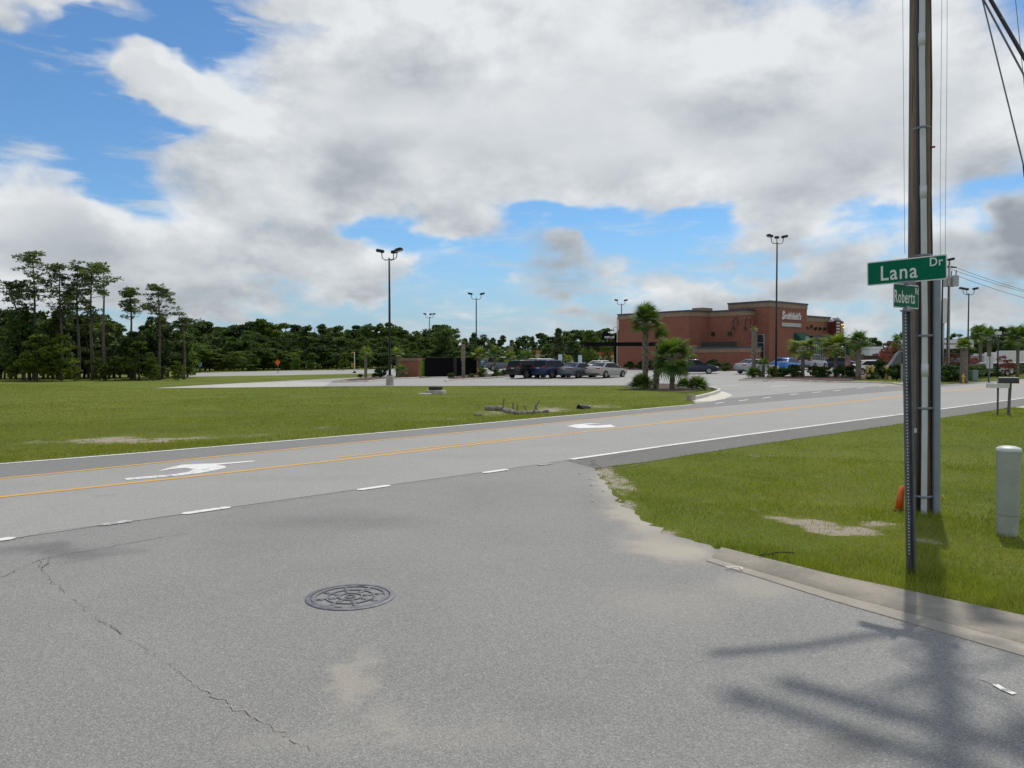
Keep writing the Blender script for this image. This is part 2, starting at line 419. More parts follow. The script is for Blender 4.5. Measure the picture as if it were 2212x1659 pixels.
M_APRON = asphalt('apron_asphalt', .225, .50, .09, cell=135., tint=(1.01, 1., .96),
    dust=[pxblob(*q) for q in [(775, 1470, 40, 60, .55), (840, 1560, 40, 50, .3), (1420, 1180, 80, 22, .9), (1500, 1200, 70, 14, .8), (1640, 1270, 90, 26, .45), (1450, 1300, 160, 40, .25), (1330, 1085, 40, 50, .5), (1298, 1040, 26, 24, .6), (1400, 1140, 50, 18, .7), (1360, 1110, 36, 22, .6), (640, 1590, 160, 30, .22), (980, 1600, 200, 30, .2)]],
    dirt=[pxblob(*q) for q in [(120, 1190, 150, 16, .55), (700, 1130, 200, 20, .25), (1850, 1600, 110, 40, .35), (1300, 1080, 60, 30, .15), (1150, 1550, 120, 40, .14)]])
M_ROAD = asphalt('road_asphalt', .285, .32, .06, cell=100., tint=(1.01, 1., .955),
    dirt=[pxblob(*q) for q in [(600, 1035, 200, 7, .10), (1100, 985, 200, 6, .10)]])
M_FAR = asphalt('new_lane_asphalt', .185, .34, .06, cell=80., tint=(1., .995, .97))
M_LOT = asphalt('lot_asphalt', .29, .25, .10, cell=60., tint=(1.01, 1., .965))
M_SHO = asphalt('shoulder_asphalt', .135, .4, .09, cell=80., tint=(1.03, 1., .93))
M_GRAV = asphalt('sandy_gravel', .42, .5, .12, cell=30., tint=(1., .96, .90))

gut_out = P((1560, 1190), (1640, 1210), (1800, 1250), (2000, 1293), (2212, 1340)); gut_in = P((1525, 1213), (1600, 1237), (1800, 1300), (2000, 1358), (2212, 1420))
ext_o = [(4.35, 3.6), (5.6, .6), (6.6, -4), (7., -12)]; ext_i = [(3.85, 3.0), (5.0, .2), (6.0, -4.2), (6.4, -12)]
verge_edge = P((1243, 994), (1285, 1012), (1300, 1030), (1320, 1060), (1355, 1100), (1400, 1130), (1450, 1155), (1500, 1172), (1545, 1187))
def ragged(pts, amp=.035, step=.12):
    out = []
    for a, b in zip(pts[:-1], pts[1:]):
        n = max(1, int(math.hypot(b[0]-a[0], b[1]-a[1])/step))
        for k in range(n): t_ = k/n; out.append((a[0]+(b[0]-a[0])*t_+random.gauss(0, amp), a[1]+(b[1]-a[1])*t_+random.gauss(0, amp)))
    return out+[pts[-1]]
verge_edge = [verge_edge[0]]+ragged(verge_edge[1:])
side_poly = UV((-60, -2.7), (-20, -2.7), (0, -2.72), (3.3, -2.82), (6, -2.96), (7.6, -3.0))+verge_edge[1:]+[gut_out[0], gut_in[0]]+gut_in[1:]+ext_i+[(-9, -12), (-9, .5), (-14, -5.5), (-62, -62)]
side_road = sheet('side_road', side_poly, .004, M_APRON)
main_poly = UV((-60, -2.72), (0, -2.74), (3.3, -2.84), (6, -2.98), (7.8, -3.02), (11.9, -3.12), (24, -3.79), (38.6, -4.6), (60, -5.2), (150, -5.4),
    (150, 2.0), (60, 2.2), (30, 2.62), (19, 2.58), (12, 2.2), (5.7, 2.12), (2.5, 1.86), (0, 1.8), (-60, 1.6))
road = sheet('road', main_poly, .008, M_ROAD)
far_edge = [(150, 4.1), (77, 4.1), (60, 3.95), (56, 5.6), (50, 6.2), (30, 5.4), (27, 4.6), (24.4, 4.15), (13.6, 3.82), (8.5, 3.58), (4, 3.62), (1, 3.82), (-60, 4.0)]
far_lane = sheet('far_lane', UV((-60, 1.6), (0, 1.8), (2.5, 1.86), (5.7, 2.12), (12, 2.2), (19, 2.58), (30, 2.62), (60, 2.2), (150, 2.0), *far_edge), .006, M_FAR)
sh_in = [(7.6, -3.0), (11.9, -3.12), (24, -3.79), (38.6, -4.6), (60, -5.2), (150, -5.4)]
sh_out = [(150, -6.6), (60, -6.3), (38, -5.9), (28.6, -5.55), (20, -4.92), (14, -4.45), (11.6, -4.28), (8.4, -4.15), (7.1, -3.97)]
shoulder = sheet('road_shoulder', UV(*sh_in, *sh_out), .006, M_SHO)
lot_poly = P((335, 838.5), (520, 836.8), (740, 834.5), (960, 833.6), (1200, 833), (1360, 832.6), (1470, 834), (1519, 839), (1556, 845), (1571, 849.6), (1583, 854), (1565, 861), (1534, 866.7), (1497, 868))+UV((25.2, 4.1), (27, 4.5), (30, 5.3), (50, 6.1), (56, 5.5), (60, 3.9), (66, 3.9))+[(75, 100), (95, 150), (-4, 150), (-15, 100)]+P((790, 814.7), (650, 821), (516, 827.7), (420, 833))
lot = sheet('parking_lot', lot_poly, .005, M_LOT)
back_road = sheet('back_road', P((395, 815), (420, 813.8), (516, 812), (640, 810), (764, 807.6), (860, 806), (1000, 804), (1000, 797), (860, 796.5), (764, 798.5), (640, 800.5), (516, 803.2), (420, 806), (398, 811)), .006, M_LOT)
gravel = sheet('gravel_tip', P((330, 839), (420, 838), (520, 837.2), (700, 835), (716, 826), (640, 824), (516, 828.5), (420, 834)), .010, M_GRAV)
drive = sheet('gravel_driveway', UV((31, -5.7), (40, -5.95), (60, -6.25), (58, -9), (45, -11), (36, -10), (30.5, -6.6)), .004, M_GRAV)

# --- painted markings: parts of the surface they lie on
def paint(name, wear=.3, col=(.74, .74, .72)):
    m = bpy.data.materials.new(name); m.use_nodes = True; T = NT(m.node_tree); b = m.node_tree.nodes['Principled BSDF']
    tc = T.new('ShaderNodeTexCoord').outputs['Object']
    n = T.noise(tc, 14., 6, .75); n2 = T.noise(tc, 1.1, 3, .6)
    T.put(b.inputs['Base Color'], T.mix(T.mr(T.m('ADD', n, T.m('MULTIPLY', n2, .5)), 1.02-wear*.6, 1.12-wear*.35), col, (.22, .215, .205)))
    b.inputs['Roughness'].default_value = .7
    return m
M_WHITE = paint('white_road_paint', .42, (.68, .68, .66)); M_WORN = paint('worn_white_paint', .78, (.58, .58, .56)); M_YEL = paint('yellow_road_paint', .30, (.62, .33, .045)); M_LOTW = paint('lot_white_paint', .45, (.66, .66, .64))
def strip(name, uvs, w, m, parent, z=.012, conv=UV):
    pts = [Vector((*p, 0)) for p in (conv(*uvs) if conv else uvs)]
    L, Rr = [], []
    for i, p in enumerate(pts):
        t = (pts[min(i+1, len(pts)-1)]-pts[max(i-1, 0)]).normalized(); n = Vector((-t.y, t.x, 0))
        L.append(p+n*w/2); Rr.append(p-n*w/2)
    return sheet(name, [(q.x, q.y) for q in L]+[(q.x, q.y) for q in Rr[::-1]], z, m, parent)
def wob(u0, u1, f, step=3., amp=.012):
    n = max(2, int((u1-u0)/step)); return [(u0+(u1-u0)*i/n, f(u0+(u1-u0)*i/n)+random.uniform(-amp, amp)) for i in range(n+1)]
def pl(tab):
    xs = [a for a, _ in tab]; ys = [b for _, b in tab]; return lambda u: float(np.interp(u, xs, ys))
f_fy = pl([(-60, 1.55), (0, 1.75), (2.5, 1.8), (5.7, 2.06), (12, 2.13), (19, 2.5), (24, 2.55)])
f_fw = pl([(-60, 3.85), (1, 3.68), (4, 3.47), (8.5, 3.44), (13.6, 3.68), (24.4, 4.0)])
f_nw = pl([(7.7, -3.0), (11.9, -3.1), (24, -3.77), (38.6, -4.58), (60, -5.15), (150, -5.3)])
strip('yellow_line', wob(-60, 150, lambda u: -.12*math.exp(-((u-4)/3)**2)), .115, M_YEL, road)
strip('yellow_line', wob(5.2, 10.5, lambda u: .22, 1.5), .08, M_YEL, road)
strip('yellow_line', wob(16, 150, lambda u: .22), .10, M_YEL, road)
strip('yellow_line', wob(-60, 23, f_fy), .10, M_YEL, road, .0125)
strip('edge_line', wob(-60, 24.6, f_fw), .11, M_WHITE, far_lane)
strip('edge_line', wob(7.75, 150, f_nw), .13, M_WHITE, road)
strip('edge_line', wob(60, 150, lambda u: 3.75), .11, M_WHITE, far_lane)
for a, b, m in ((-1.3, -.62, M_WHITE), (.11, .48, M_WORN), (.97, 1.57, M_WHITE), (3.27, 3.84, M_WHITE), (5.52, 6.1, M_WHITE), (6.75, 7.1, M_WORN)):
    v = -2.72-.055*max(0, a)
    pts = [(a, v), (a+.06, v+.065), (b-.05, v-.0+.06), (b, v-.01), (b-.06, v-.07), (a+.05, v-.06)]
    sheet('dash', UV(*pts), .012, m, road)
for x0, y0, x1, y1 in ((1545, 872, 1563, 870), (1597, 866.4, 1616, 863.9), (1647, 860.8, 1665, 858.4), (1706, 853.2, 1724, 851), (1756, 848.6, 1774, 846.6), (1800, 844.8, 1816, 843), (1850, 839.5, 1868, 837.6), (1900, 835.5, 1914, 834.2)):
    strip('dash', [(x0, y0), (x1, y1)], .14, M_WHITE, lot, .012, P)
for x0, y0, x1, y1, w in ((1520, 814.4, 1556, 813.6, .2), (1526, 835.4, 1596, 832.6, .22), (1618, 831.3, 1660, 830.8, .2), (1650, 828.8, 1700, 829.4, .18), (1652, 836, 1660, 835.6, .14), (1664, 836.4, 1700, 832.5, .16), (1590, 846, 1640, 846.5, .1)):
    strip('lot_line', [(x0, y0), (x1, y1)], w, M_LOTW, lot, .012, P)
# turn arrows in the centre lane (pieces of one marking each, laid edge to edge)
def arrow(px, name='turn_arrow'):
    o = sheet(name, P(*px), .013, M_WHITE, road)
arrow([(269, 1035), (273, 1038.6), (333, 1034), (383, 1029.5), (433, 1023.5), (473, 1016), (490, 1011), (485, 1008), (467, 1006), (553, 998), (547, 996.5), (477, 1002), (430, 1003.5), (393, 1005.5), (360, 1013.5), (337, 1020.5), (367, 1015.2), (400, 1012.4), (418, 1015), (407, 1021), (377, 1026), (333, 1029.5)])
arrow([(1224, 921.5), (1250, 926), (1300, 925), (1330, 923.5), (1319, 918), (1290, 920.5), (1262, 918.5), (1300, 915.5), (1270, 915.6), (1240, 918)])
strip('paint_mark', [(2150, 1482), (2166, 1492), (2192, 1503)], .035, M_WHITE, side_road, .010, P)
strip('paint_mark', [(2120, 1470), (2152, 1483)], .008, M_WORN, side_road, .010, P)
# cracks in the old asphalt: recessed joints, dark and irregular
M_CRACK = mat('crack_filler', (.13, .125, .118), .95, var=.4, scale=20)
def crack(pts, w, parent, conv=P, n=14, jit=.03, z=.010, m=None):
    q = conv(*pts) if conv else pts
    full = []
    for i in range(len(q)-1):
        for k in range(n):
            t = k/n; full.append((q[i][0]+(q[i+1][0]-q[i][0])*t+random.gauss(0, jit), q[i][1]+(q[i+1][1]-q[i][1])*t+random.gauss(0, jit)))
    full.append(q[-1])
    mb = MB(); L = []
    for i, p in enumerate(full):
        a = full[max(0, i-1)]; b = full[min(len(full)-1, i+1)]; t = Vector((b[0]-a[0], b[1]-a[1])).normalized(); ww = w*random.uniform(.15, 1.)*(.2 if i in (0, len(full)-1) else 1)
        L.append([(p[0]-t.y*ww, p[1]+t.x*ww, gz(*p)+z), (p[0]+t.y*ww, p[1]-t.x*ww, gz(*p)+z)])
    mb.loft(L, closed=False, cap=False); return obj('crack', mb, m or M_CRACK, parent)
crack([(0, 1175), (100, 1150), (290, 1128), (400, 1112)], .0035, side_road, n=16, jit=.008)
crack([(520, 1099), (760, 1062), (1100, 1018), (1240, 996)], .003, side_road, n=22, jit=.008)
for cpts, cw in (([(85, 1212), (95, 1240), (140, 1284)], .0030), ([(152, 1293), (190, 1324)], .0022), ([(200, 1331), (262, 1372)], .0046), ([(276, 1381), (340, 1421)], .0022), ([(352, 1430), (400, 1462)], .0016)): crack(cpts, cw, side_road, n=12, jit=.012)
crack([(380, 1450), (470, 1512), (600, 1580), (700, 1640)], .004, side_road, n=14, jit=.012, m=mat('sandy_crack', (.30, .27, .22), .95, var=.2, scale=15))
crack([(0, 1250), (85, 1212), (108, 1205), (250, 1180), (420, 1150)], .005, side_road, n=12, jit=.010)
crack([(108, 1205), (100, 1222), (86, 1232)], .008, side_road, n=6, jit=.008)
crack([(1240, 993), (1290, 996), (1278, 1004), (1290, 1013)], .018, side_road, n=8, jit=.02)
crack([(1276, 996), (1300, 1012), (1345, 1013), (1400, 1001)], .020, shoulder, n=8, jit=.015, z=.011)
for pts in ([(1380, 965), (1440, 968), (1470, 962)], [(1310, 992), (1340, 985), (1400, 975)], [(200, 1075), (260, 1068)], [(1210, 938), (1290, 930)]):
    crack(pts, .008, road, n=8, jit=.012, z=.0135)

# --- concrete
M_CONC = mat('concrete', (.33, .30, .25), .9, var=.20, scale=3.5, bump=.3, bscale=60, detail=8)
M_CONCL = mat('pale_concrete', (.55, .52, .46), .9, var=.15, scale=2., bump=.3, bscale=50)
def stained(name, base, dark):
    m = bpy.data.materials.new(name); m.use_nodes = True; T = NT(m.node_tree); b = m.node_tree.nodes['Principled BSDF']
    tc = T.new('ShaderNodeTexCoord').outputs['Object']
    n = T.noise(tc, 1.6, 7, .68, .6); n2 = T.noise(tc, 70., 4, .75); n3 = T.noise(tc, 9., 5, .7)
    c = T.mix(T.mr(n, .32, .68), dark, base); c = T.mix(T.mr(n3, .5, .8, 0., .35), c, dark); c = T.mix(T.mr(n2, .25, .75, .28, 0.), c, (.09, .08, .07)); c = T.mix(T.mr(n2, .62, .82, 0., .35), c, (.52, .48, .42))
    T.put(b.inputs['Base Color'], c); b.inputs['Roughness'].default_value = .92
    bp = T.new('ShaderNodeBump'); bp.inputs['Strength'].default_value = .5; bp.inputs['Distance'].default_value = .008; T.put(bp.inputs['Height'], T.m('ADD', n2, n3)); T.put(b.inputs['Normal'], bp.outputs[0])
    return m
M_GUT = stained('stained_concrete', (.36, .325, .27), (.205, .185, .155)); M_PAN = stained('sandy_gutter_pan', (.40, .365, .31), (.29, .26, .22))
def gutter():
    I = gut_in+ext_i; O = gut_out+ext_o
    def rows(prof):
        out = []
        for a, b in zip(I, O):
            a, b = Vector(a), Vector(b); out.append([(*(a+(b-a)*t), z) for t, z in prof])
        return out
    o = obj('gutter', MB().loft(rows([(.335, -.03), (.335, .004), (.36, .010), (.50, .018), (.85, .034), (.97, .037), (1.02, .030), (1.03, -.03)]), closed=False, cap=True), M_GUT, sharp=25); o['kind'] = 'structure'
    obj('gutter_pan', MB().loft(rows([(-.004, -.03), (0, .010), (.03, .012), (.33, .004), (.334, -.03)]), closed=False, cap=True), M_PAN, o)
    return o
gut = gutter()
mb = MB()
sq = P((1568, 1232.5), (1590, 1230), (1606, 1232.5), (1604, 1236))
strip('paint_mark', [(1566, 1230.5), (1585, 1230), (1600, 1231.5), (1604, 1235.5)], .012, M_WHITE, gut, .026, P)
strip('paint_mark', [(1570, 1232.5), (1596, 1236)], .010, M_WHITE, gut, .026, P)
def kerb(path, name='kerb', w=.15, h=.14, m=None, flip=1):
    pts = [Vector((*p, 0)) for p in path]; rows = []
    for i, p in enumerate(pts):
        t = (pts[min(i+1, len(pts)-1)]-pts[max(i-1, 0)]).normalized(); n = Vector((-t.y, t.x, 0)); z = gz(p.x, p.y)
        A = p+n*w/2; B = p-n*w/2
        rows.append([(A.x, A.y, z-.05), (A.x, A.y, z+h-.02), (A.x-n.x*.02, A.y-n.y*.02, z+h), (B.x+n.x*.02, B.y+n.y*.02, z+h), (B.x, B.y, z+h-.02), (B.x, B.y, z-.05)])
    mb = MB(); mb.loft(rows, closed=True, cap=True)
    o = obj(name, mb, m or M_CONCL); o['kind'] = 'structure'; return o
kc = P((1494, 864.5), (1508, 861.5), (1525, 857.5), (1540, 853.2), (1550, 849.5), (1554, 847), (1552, 845.2), (1543, 842.8), (1530, 839.8), (1512, 836.4), (1490, 834.5))
kerb(kc, 'island_kerb', .16, .16)
sheet('island_gutter', P((1494, 865.5), (1503, 868), (1535, 868), (1565, 862), (1583, 854.5), (1572, 849.2), (1557, 844.8), (1520, 837.8), (1513, 837.2), (1544, 843.5), (1553, 846), (1549, 850.5), (1540, 854.2), (1525, 858.6), (1508, 862.5)), .010, M_CONCL)
obj_block = MB().box((0, 0, .12), (.32, .22, .24), .5); _p = at(1493, 865)
_b = obj('kerb_block', obj_block, M_CONC, bevel=.015); _b.location = G3(_p); tag(_b, kind='structure')

# --- mulch beds and the verge strip
M_MULCH = mat('mulch', (.075, .048, .034), 1., var=.5, scale=9., bump=1., bscale=25)
def bed(name, poly, m=None, z=.12): return sheet(name, poly, z, m or M_MULCH)
bed('planting_bed', P((1345, 836), (1362, 832), (1400, 829), (1450, 829), (1495, 833), (1512, 840), (1512, 846), (1480, 848), (1430, 846), (1375, 842)), z=.02)
bed('planting_bed', P((718, 825.6), (770, 820), (800, 817), (905, 813.5), (905, 816.5), (830, 820), (790, 824)))
bed('planting_bed', P((969, 822), (985, 816), (1010, 812), (1105, 808), (1105, 813.5), (1040, 817)))
BED_R = P((1600, 822), (1650, 821.5), (1700, 821.8), (1784, 825), (1842, 825.5), (1850, 814), (1784, 814), (1700, 815), (1640, 817))
bed('planting_bed', BED_R)
kerb(P((905, 817), (840, 820), (795, 825), (740, 826.4), (718, 826)), 'bed_kerb', .15, .13)
kerb(P((1105, 814), (1040, 818.5), (969, 823), (962, 824.5)), 'bed_kerb', .15, .13)
kerb(P((1596, 822.3), (1650, 822), (1700, 822.5), (1784, 826.3), (1842, 827), (1900, 828.4), (1929, 829.5), (1952, 833)), 'bed_kerb', .18, .13)
sheet('kerb_gutter', P((1592, 823.4), (1650, 823), (1700, 823.3), (1784, 827.3), (1842, 828), (1900, 829.4), (1929, 830.6), (1952, 834.2), (1940, 834.6), (1900, 831.6), (1842, 830), (1784, 829.2), (1700, 825), (1650, 824.6), (1592, 824.8)), .010, M_CONC)
VERGE_R = P((1842, 826.4), (1900, 827.6), (1929, 828.6), (1956, 833.2), (2032, 831), (2212, 818), (2330, 811), (2330, 800), (2212, 803.5), (2032, 812.5), (1960, 816), (1900, 819), (1842, 822))
M_SOIL2 = M_SOIL
verge = sheet('grass_verge', VERGE_R, .04, M_SOIL2)
HEDGE_BED = P((1842, 822), (1900, 819), (1960, 816), (2032, 812.5), (2212, 803.5), (2330, 800), (2330, 795.5), (2212, 798), (2032, 806), (1850, 814))
bed('planting_bed', HEDGE_BED, z=.06)
# ================================================================== foreground objects
M_IRON = mat('cast_iron', (.150, .150, .165), .55, metal=.25, var=.25, scale=14., bump=.3, bscale=90)
M_IROND = mat('rusty_iron_recess', (.080, .072, .064), .95, var=.45, scale=30., bump=.6, bscale=120)
M_GALV = mat('galvanised_steel', (.36, .38, .40), .45, metal=.6, var=.12, scale=9.)
M_POSTG = mat('dark_galvanised_post', (.115, .125, .14), .5, metal=.45, var=.2, scale=8.)
M_BLACK = mat('black_paint', (.012, .012, .014), .4)
M_BLKPL = mat('black_plastic', (.018, .018, .02), .35)
# --- manhole cover
c = at(757, 1291)
t = thing('manhole_cover', 'round cast iron manhole cover with raised rings set in the near asphalt', 'manhole cover', (c[0], c[1], .004))
r0 = .305
obj('frame_ring', MB().lathe([(r0+.012, -.02), (r0+.012, .006), (r0+.006, .010), (r0-.022, .010), (r0-.026, .002), (r0-.026, -.02)], 64, cap=False), M_IRON, t, sharp=40)
obj('plate', MB().lathe([(r0-.03, -.02), (r0-.03, -.0005), (0.001, -.0005)], 64, cap=False), M_IROND, t)
for ra, rb in ((r0-.031, r0-.062), (.175, .160), (.088, .074), (.038, .026)):
    obj('ring', MB().lathe([(ra, -.002), (ra, .008), (rb, .008), (rb, -.002)], 56, cap=False), M_IRON, t, sharp=40)
for k in range(8):
    a = k*math.pi/4+.35
    mb = MB(); mb.tube([(math.cos(a)*.09, math.sin(a)*.09, .001), (math.cos(a)*.16, math.sin(a)*.16, .001)], .009, 6)
    mb.tube([(math.cos(a)*.175, math.sin(a)*.175, .001), (math.cos(a)*.245, math.sin(a)*.245, .001)], .009, 6)
    for rr in (.118, .140, .205):
        mb.lathe([(.021, -.001), (.018, .007), (.001, .008)], 10, (math.cos(a)*rr, math.sin(a)*rr, 0), cap=False)
    obj('spoke', mb, M_IRON, t, smooth=True)
for a in (.25, .25+math.pi):
    obj('pick_slot', MB().box((math.cos(a+1.2)*(r0-.045), math.sin(a+1.2)*(r0-.045), .0075), (.05, .018, .003), a+1.2+1.57), M_BLACK, t)

# --- street name sign
M_SIGNG = mat('green_sign_sheeting', (.0, .125, .065), .65, spec=.12, var=.08, scale=6.)
M_SIGNW = mat('white_sign_sheeting', (.62, .64, .63), .4)
M_BRKT = mat('sign_bracket_metal', (.22, .23, .25), .4, metal=.7)
sp = at(1967, 1240)
t = thing('street_name_sign', 'two green street name blades reading Lana Dr and Roberts on perforated steel post', 'street sign', (sp[0], sp[1], 0), 0.)
lean = -.030
def post_z(z): return (lean*z*1.0, 0., z)
# U channel section, open towards the right-hand side, its holes are pale discs painted like the sky behind
def uchan():
    prof = [(-.040, -.012), (-.024, -.012), (-.018, .016), (.018, .016), (.024, -.012), (.040, -.012), (.040, -.008), (.027, -.008), (.021, .020), (-.021, .020), (-.027, -.008), (-.040, -.008)]
    rings = []
    for z in (-.3, 2.10):
        x0 = lean*z; rings.append([(x0+a, b, z) for a, b in prof])
    return MB().loft(rings)
post = obj('post', uchan(), M_POSTG, t)
M_HOLE = mat('painted_sky_disc', (.75, .77, .80), .5)
hm = MB().lathe([(.0062, 0), (.0062, .002), (.001, .002)], 8, cap=False).mesh('hole_disc')
hm.materials.append(M_HOLE)
for k in range(78):
    z = .16+k*.0254
    h = link('hole_disc', hm, post); h.location = (lean*z-.001, .0155, z); h.rotation_euler = (R(90), 0, 0)
def blade(name, L, H, rz, zc, word, wsize, wx, suffix, ssize, sx, sz, sub):
    b = bpy.data.objects.new(name, None); COL.objects.link(b); b.parent = t; b.location = (lean*zc, 0, zc); b.rotation_euler = (0, R(-1.2), rz)
    tag(b, sub)
    mb = MB()
    def rr(l, h, y0, y1, r=.012):
        pts = []
        for cx, cz, a0 in ((l/2-r, h/2-r, 0), (-l/2+r, h/2-r, 90), (-l/2+r, -h/2+r, 180), (l/2-r, -h/2+r, 270)):
            for k in range(4): a = R(a0+30*k); pts.append((cx+r*math.cos(a), cz+r*math.sin(a)))
        n = len(pts); return [(x, y0, z) for x, z in pts], [(x, y1, z) for x, z in pts]
    a, q = rr(L, H, -.0015, .0015); mb.loft([a, q]); obj('plate', mb, M_SIGNW, b)
    mb = MB(); a, q = rr(L-.018, H-.018, -.0030, -.0020, .008); mb.loft([a, q]); obj('green_face', mb, M_SIGNG, b)
    me = text_mesh(word, wsize, .0006, bold=.0016, spacing=1.12); o = obj('lettering', me, M_SIGNW, b); o.location = (wx, -.0040, -.012); o.rotation_euler = (R(90), 0, 0); o.scale = (.86, 1, 1)
    me = text_mesh(suffix, ssize, .0006, bold=.0010, spacing=1.08); o = obj('lettering', me, M_SIGNW, b); o.location = (sx, -.0040, sz); o.rotation_euler = (R(90), 0, 0); o.scale = (.9, 1, 1)
    return b
blade('name_blade', .60, .192, R(-45.5), 2.415, 'Lana', .165, -.055, 'Dr', .092, .222, .043, 'larger green blade reading Lana Dr')
blade('name_blade', .52, .190, R(43.7), 2.212, 'Roberts', .140, -.04, 'Rd', .075, .215, .045, 'smaller green blade reading Roberts, turned towards the road')
mb = MB(); mb.box((lean*2.31, 0, 2.318), (.13, .022, .030), R(-45)); mb.box((lean*2.31, 0, 2.302), (.10, .020, .022), R(44)); obj('cross_bracket', mb, M_BRKT, t, bevel=.003)
mb = MB(); mb.box((lean*2.1, 0, 2.118), (.085, .030, .034), R(44)); mb.box((lean*2.1, 0, 2.098), (.090, .040, .012), R(0)); obj('post_cap', mb, M_BRKT, t, bevel=.003)

# --- utility pole with conduits and cables
M_WOOD = bpy.data.materials.new('weathered_pole_wood'); M_WOOD.use_nodes = True
def _wood():
    T = NT(M_WOOD.node_tree); b = M_WOOD.node_tree.nodes['Principled BSDF']
    tc = T.new('ShaderNodeTexCoord').outputs['Object']
    s = T.v('MULTIPLY', tc, (26, 26, .9)); n = T.noise(s, 1., 6, .7, .4); n2 = T.noise(tc, 1.5, 4, .6)
    c = T.mix(T.mr(n, .3, .7), (.090, .066, .046), (.250, .190, .135)); c = T.mix(T.mr(n2, .4, .75, 0., .5), c, (.17, .16, .145))
    n3 = T.noise(T.v('MULTIPLY', tc, (60, 60, .6)), 1., 3, .5); c = T.mix(T.mr(n3, .62, .68), c, (.012, .010, .009))
    T.put(b.inputs['Base Color'], c); b.inputs['Roughness'].default_value = .9
    bp = T.new('ShaderNodeBump'); bp.inputs['Strength'].default_value = .6; bp.inputs['Distance'].default_value = .02; T.put(bp.inputs['Height'], n); T.put(b.inputs['Normal'], bp.outputs[0])
_wood()
M_PVC = mat('white_pvc', (.50, .53, .56), .45, var=.08, scale=4.)
M_UG = mat('grey_u_guard', (.20, .24, .29), .5, var=.1, scale=3.)
M_STRAP = mat('grey_strap', (.17, .20, .24), .5)
M_CABLE = mat('black_cable', (.015, .015, .017), .5)
pp = at(1986, 1106); PX, PY = pp
t = thing('utility_pole', 'tall weathered wooden utility pole with white conduit behind the street sign', 'utility pole', (PX, PY, 0))
pl_lean = lambda z: (-.0132*z, 0.)          # the pole leans a little to the left
H_P = 10.6
def pzz(x, y, z): return (x+pl_lean(z)[0], y, z)
mb = MB(); zs = [-.3, 0, 1.5, 3, 4.5, 6, 7.5, 9, H_P]; mb.tube([pzz(0, 0, z) for z in zs], [.132-.0048*z*.9 for z in zs], 20); obj('pole_shaft', mb, M_WOOD, t, smooth=True)
def vf(l, dp, z):
    """beside the shaft: l to the right and dp towards the road corner (where the camera stands)"""
    return pzz(.89*l-.46*dp, -.46*l-.89*dp, z)
cl = lambda z: .045+.012*math.sin(z*.9)-.003*z
mb = MB(); zs = [0, 1.0, 2.2, 3.4, 5.0, 7.6]; mb.tube([vf(cl(z), .165, z) for z in zs], .031, 14, False); con = obj('conduit', mb, M_PVC, t, smooth=True)
for z in (1.60, 3.55, 5.2):
    obj('coupling', MB().tube([vf(cl(z), .165, z-.07), vf(cl(z), .165, z+.07)], .0355, 14), M_PVC, con, smooth=True)
for z in (.20, 1.18, 1.98, 2.86, 4.25, 5.7):
    mb = MB(); mb.tube([vf(cl(z)+a_, b_, z+.02*a_) for a_, b_ in ((-.085, .125), (-.045, .165), (-.02, .198), (.02, .198), (.045, .165), (.075, .118))], .013, 6)
    obj('strap', mb, M_STRAP, t)
mb = MB(); mb.loft([[vf(x, y, z) for x, y in ((.125, .07), (.130, .105), (.150, .122), (.180, .118), (.203, .09), (.208, .02), (.13, -.01))] for z in (0, 2.75)]); obj('u_guard', mb, M_UG, t, sharp=50)
mb = MB(); mb.tube([vf(-.012-.002*z, .142, z) for z in (.0, 1.0, 2.5, 4, 6, 8)], .017, 8); obj('conduit_shadow_strip', mb, mat('conduit_shadow_strip', (.03, .036, .045), .5), t, smooth=True)  # dark tube stands in for the shadow strip beside the conduit
mb = MB(); mb.box(vf(-.055, .155, .93), (.065, .012, .05), -.2); obj('tag_plate', mb, M_PVC, t)
zs = np.linspace(0.2, 8.6, 16); mb = MB(); mb.tube([vf(.127-.0044*z+.005*math.sin(z*3), .03, z) for z in zs], .012, 6); obj('ground_wire', mb, M_CABLE, t, smooth=True)
mb = MB(); mb.tube([vf(.115, .06, 4.05), vf(.15, .06, 4.05)], .012, 6); obj('red_tag', mb, mat('red_tag', (.5, .02, .02), .5), t)
# gear above the frame: its shadow falls on the road in front

mb = MB(); mb.tube([(-1.5, -.15, 7.15), (-.9, -.05, 7.1), (-.53, .06, 7.0), (-.12, .0, 6.7)], .05, 8); obj('bracket_arm', mb, M_GALV, t, smooth=True)
mb = MB(); mb.box((-.22, -.33, 8.5), (1.75, .12, .13), -.74); obj('crossarm', mb, M_WOOD, t)
for s_, e_ in (((-.66, -.05, 8.45), (-.1, 0, 7.7)), ((.22, -.62, 8.45), (-.1, 0, 7.7)), ((-.62, -.33, 8.3), (-.1, .0, 7.5))): obj('arm_brace', MB().tube([s_, e_], .03, 6), M_GALV, t)
mb = MB(); mb.tube([(-.1+.33*math.cos(a_), -.22, 7.0+.42*math.sin(a_)) for a_ in np.linspace(0, 6.28, 22)], .026, 6); obj('cable_coil', mb, M_CABLE, t, smooth=True)
M_CAN = mat('grey_transformer', (.36, .38, .39), .4); mat('brown_glaze', (.10, .045, .03), .25)
mb = MB(); mb.lathe([(.02, 8.72), (.14, 8.74), (.14, 9.2), (.1, 9.26), (.03, 9.3)], 16, (.18, -.16, 0)); obj('cutout_box', mb, M_CAN, t, sharp=40)
mb = MB(); mb.box((-.12, .0, 9.6), (2.2, .10, .12), -.80); ca = obj('crossarm', mb, M_WOOD, t)
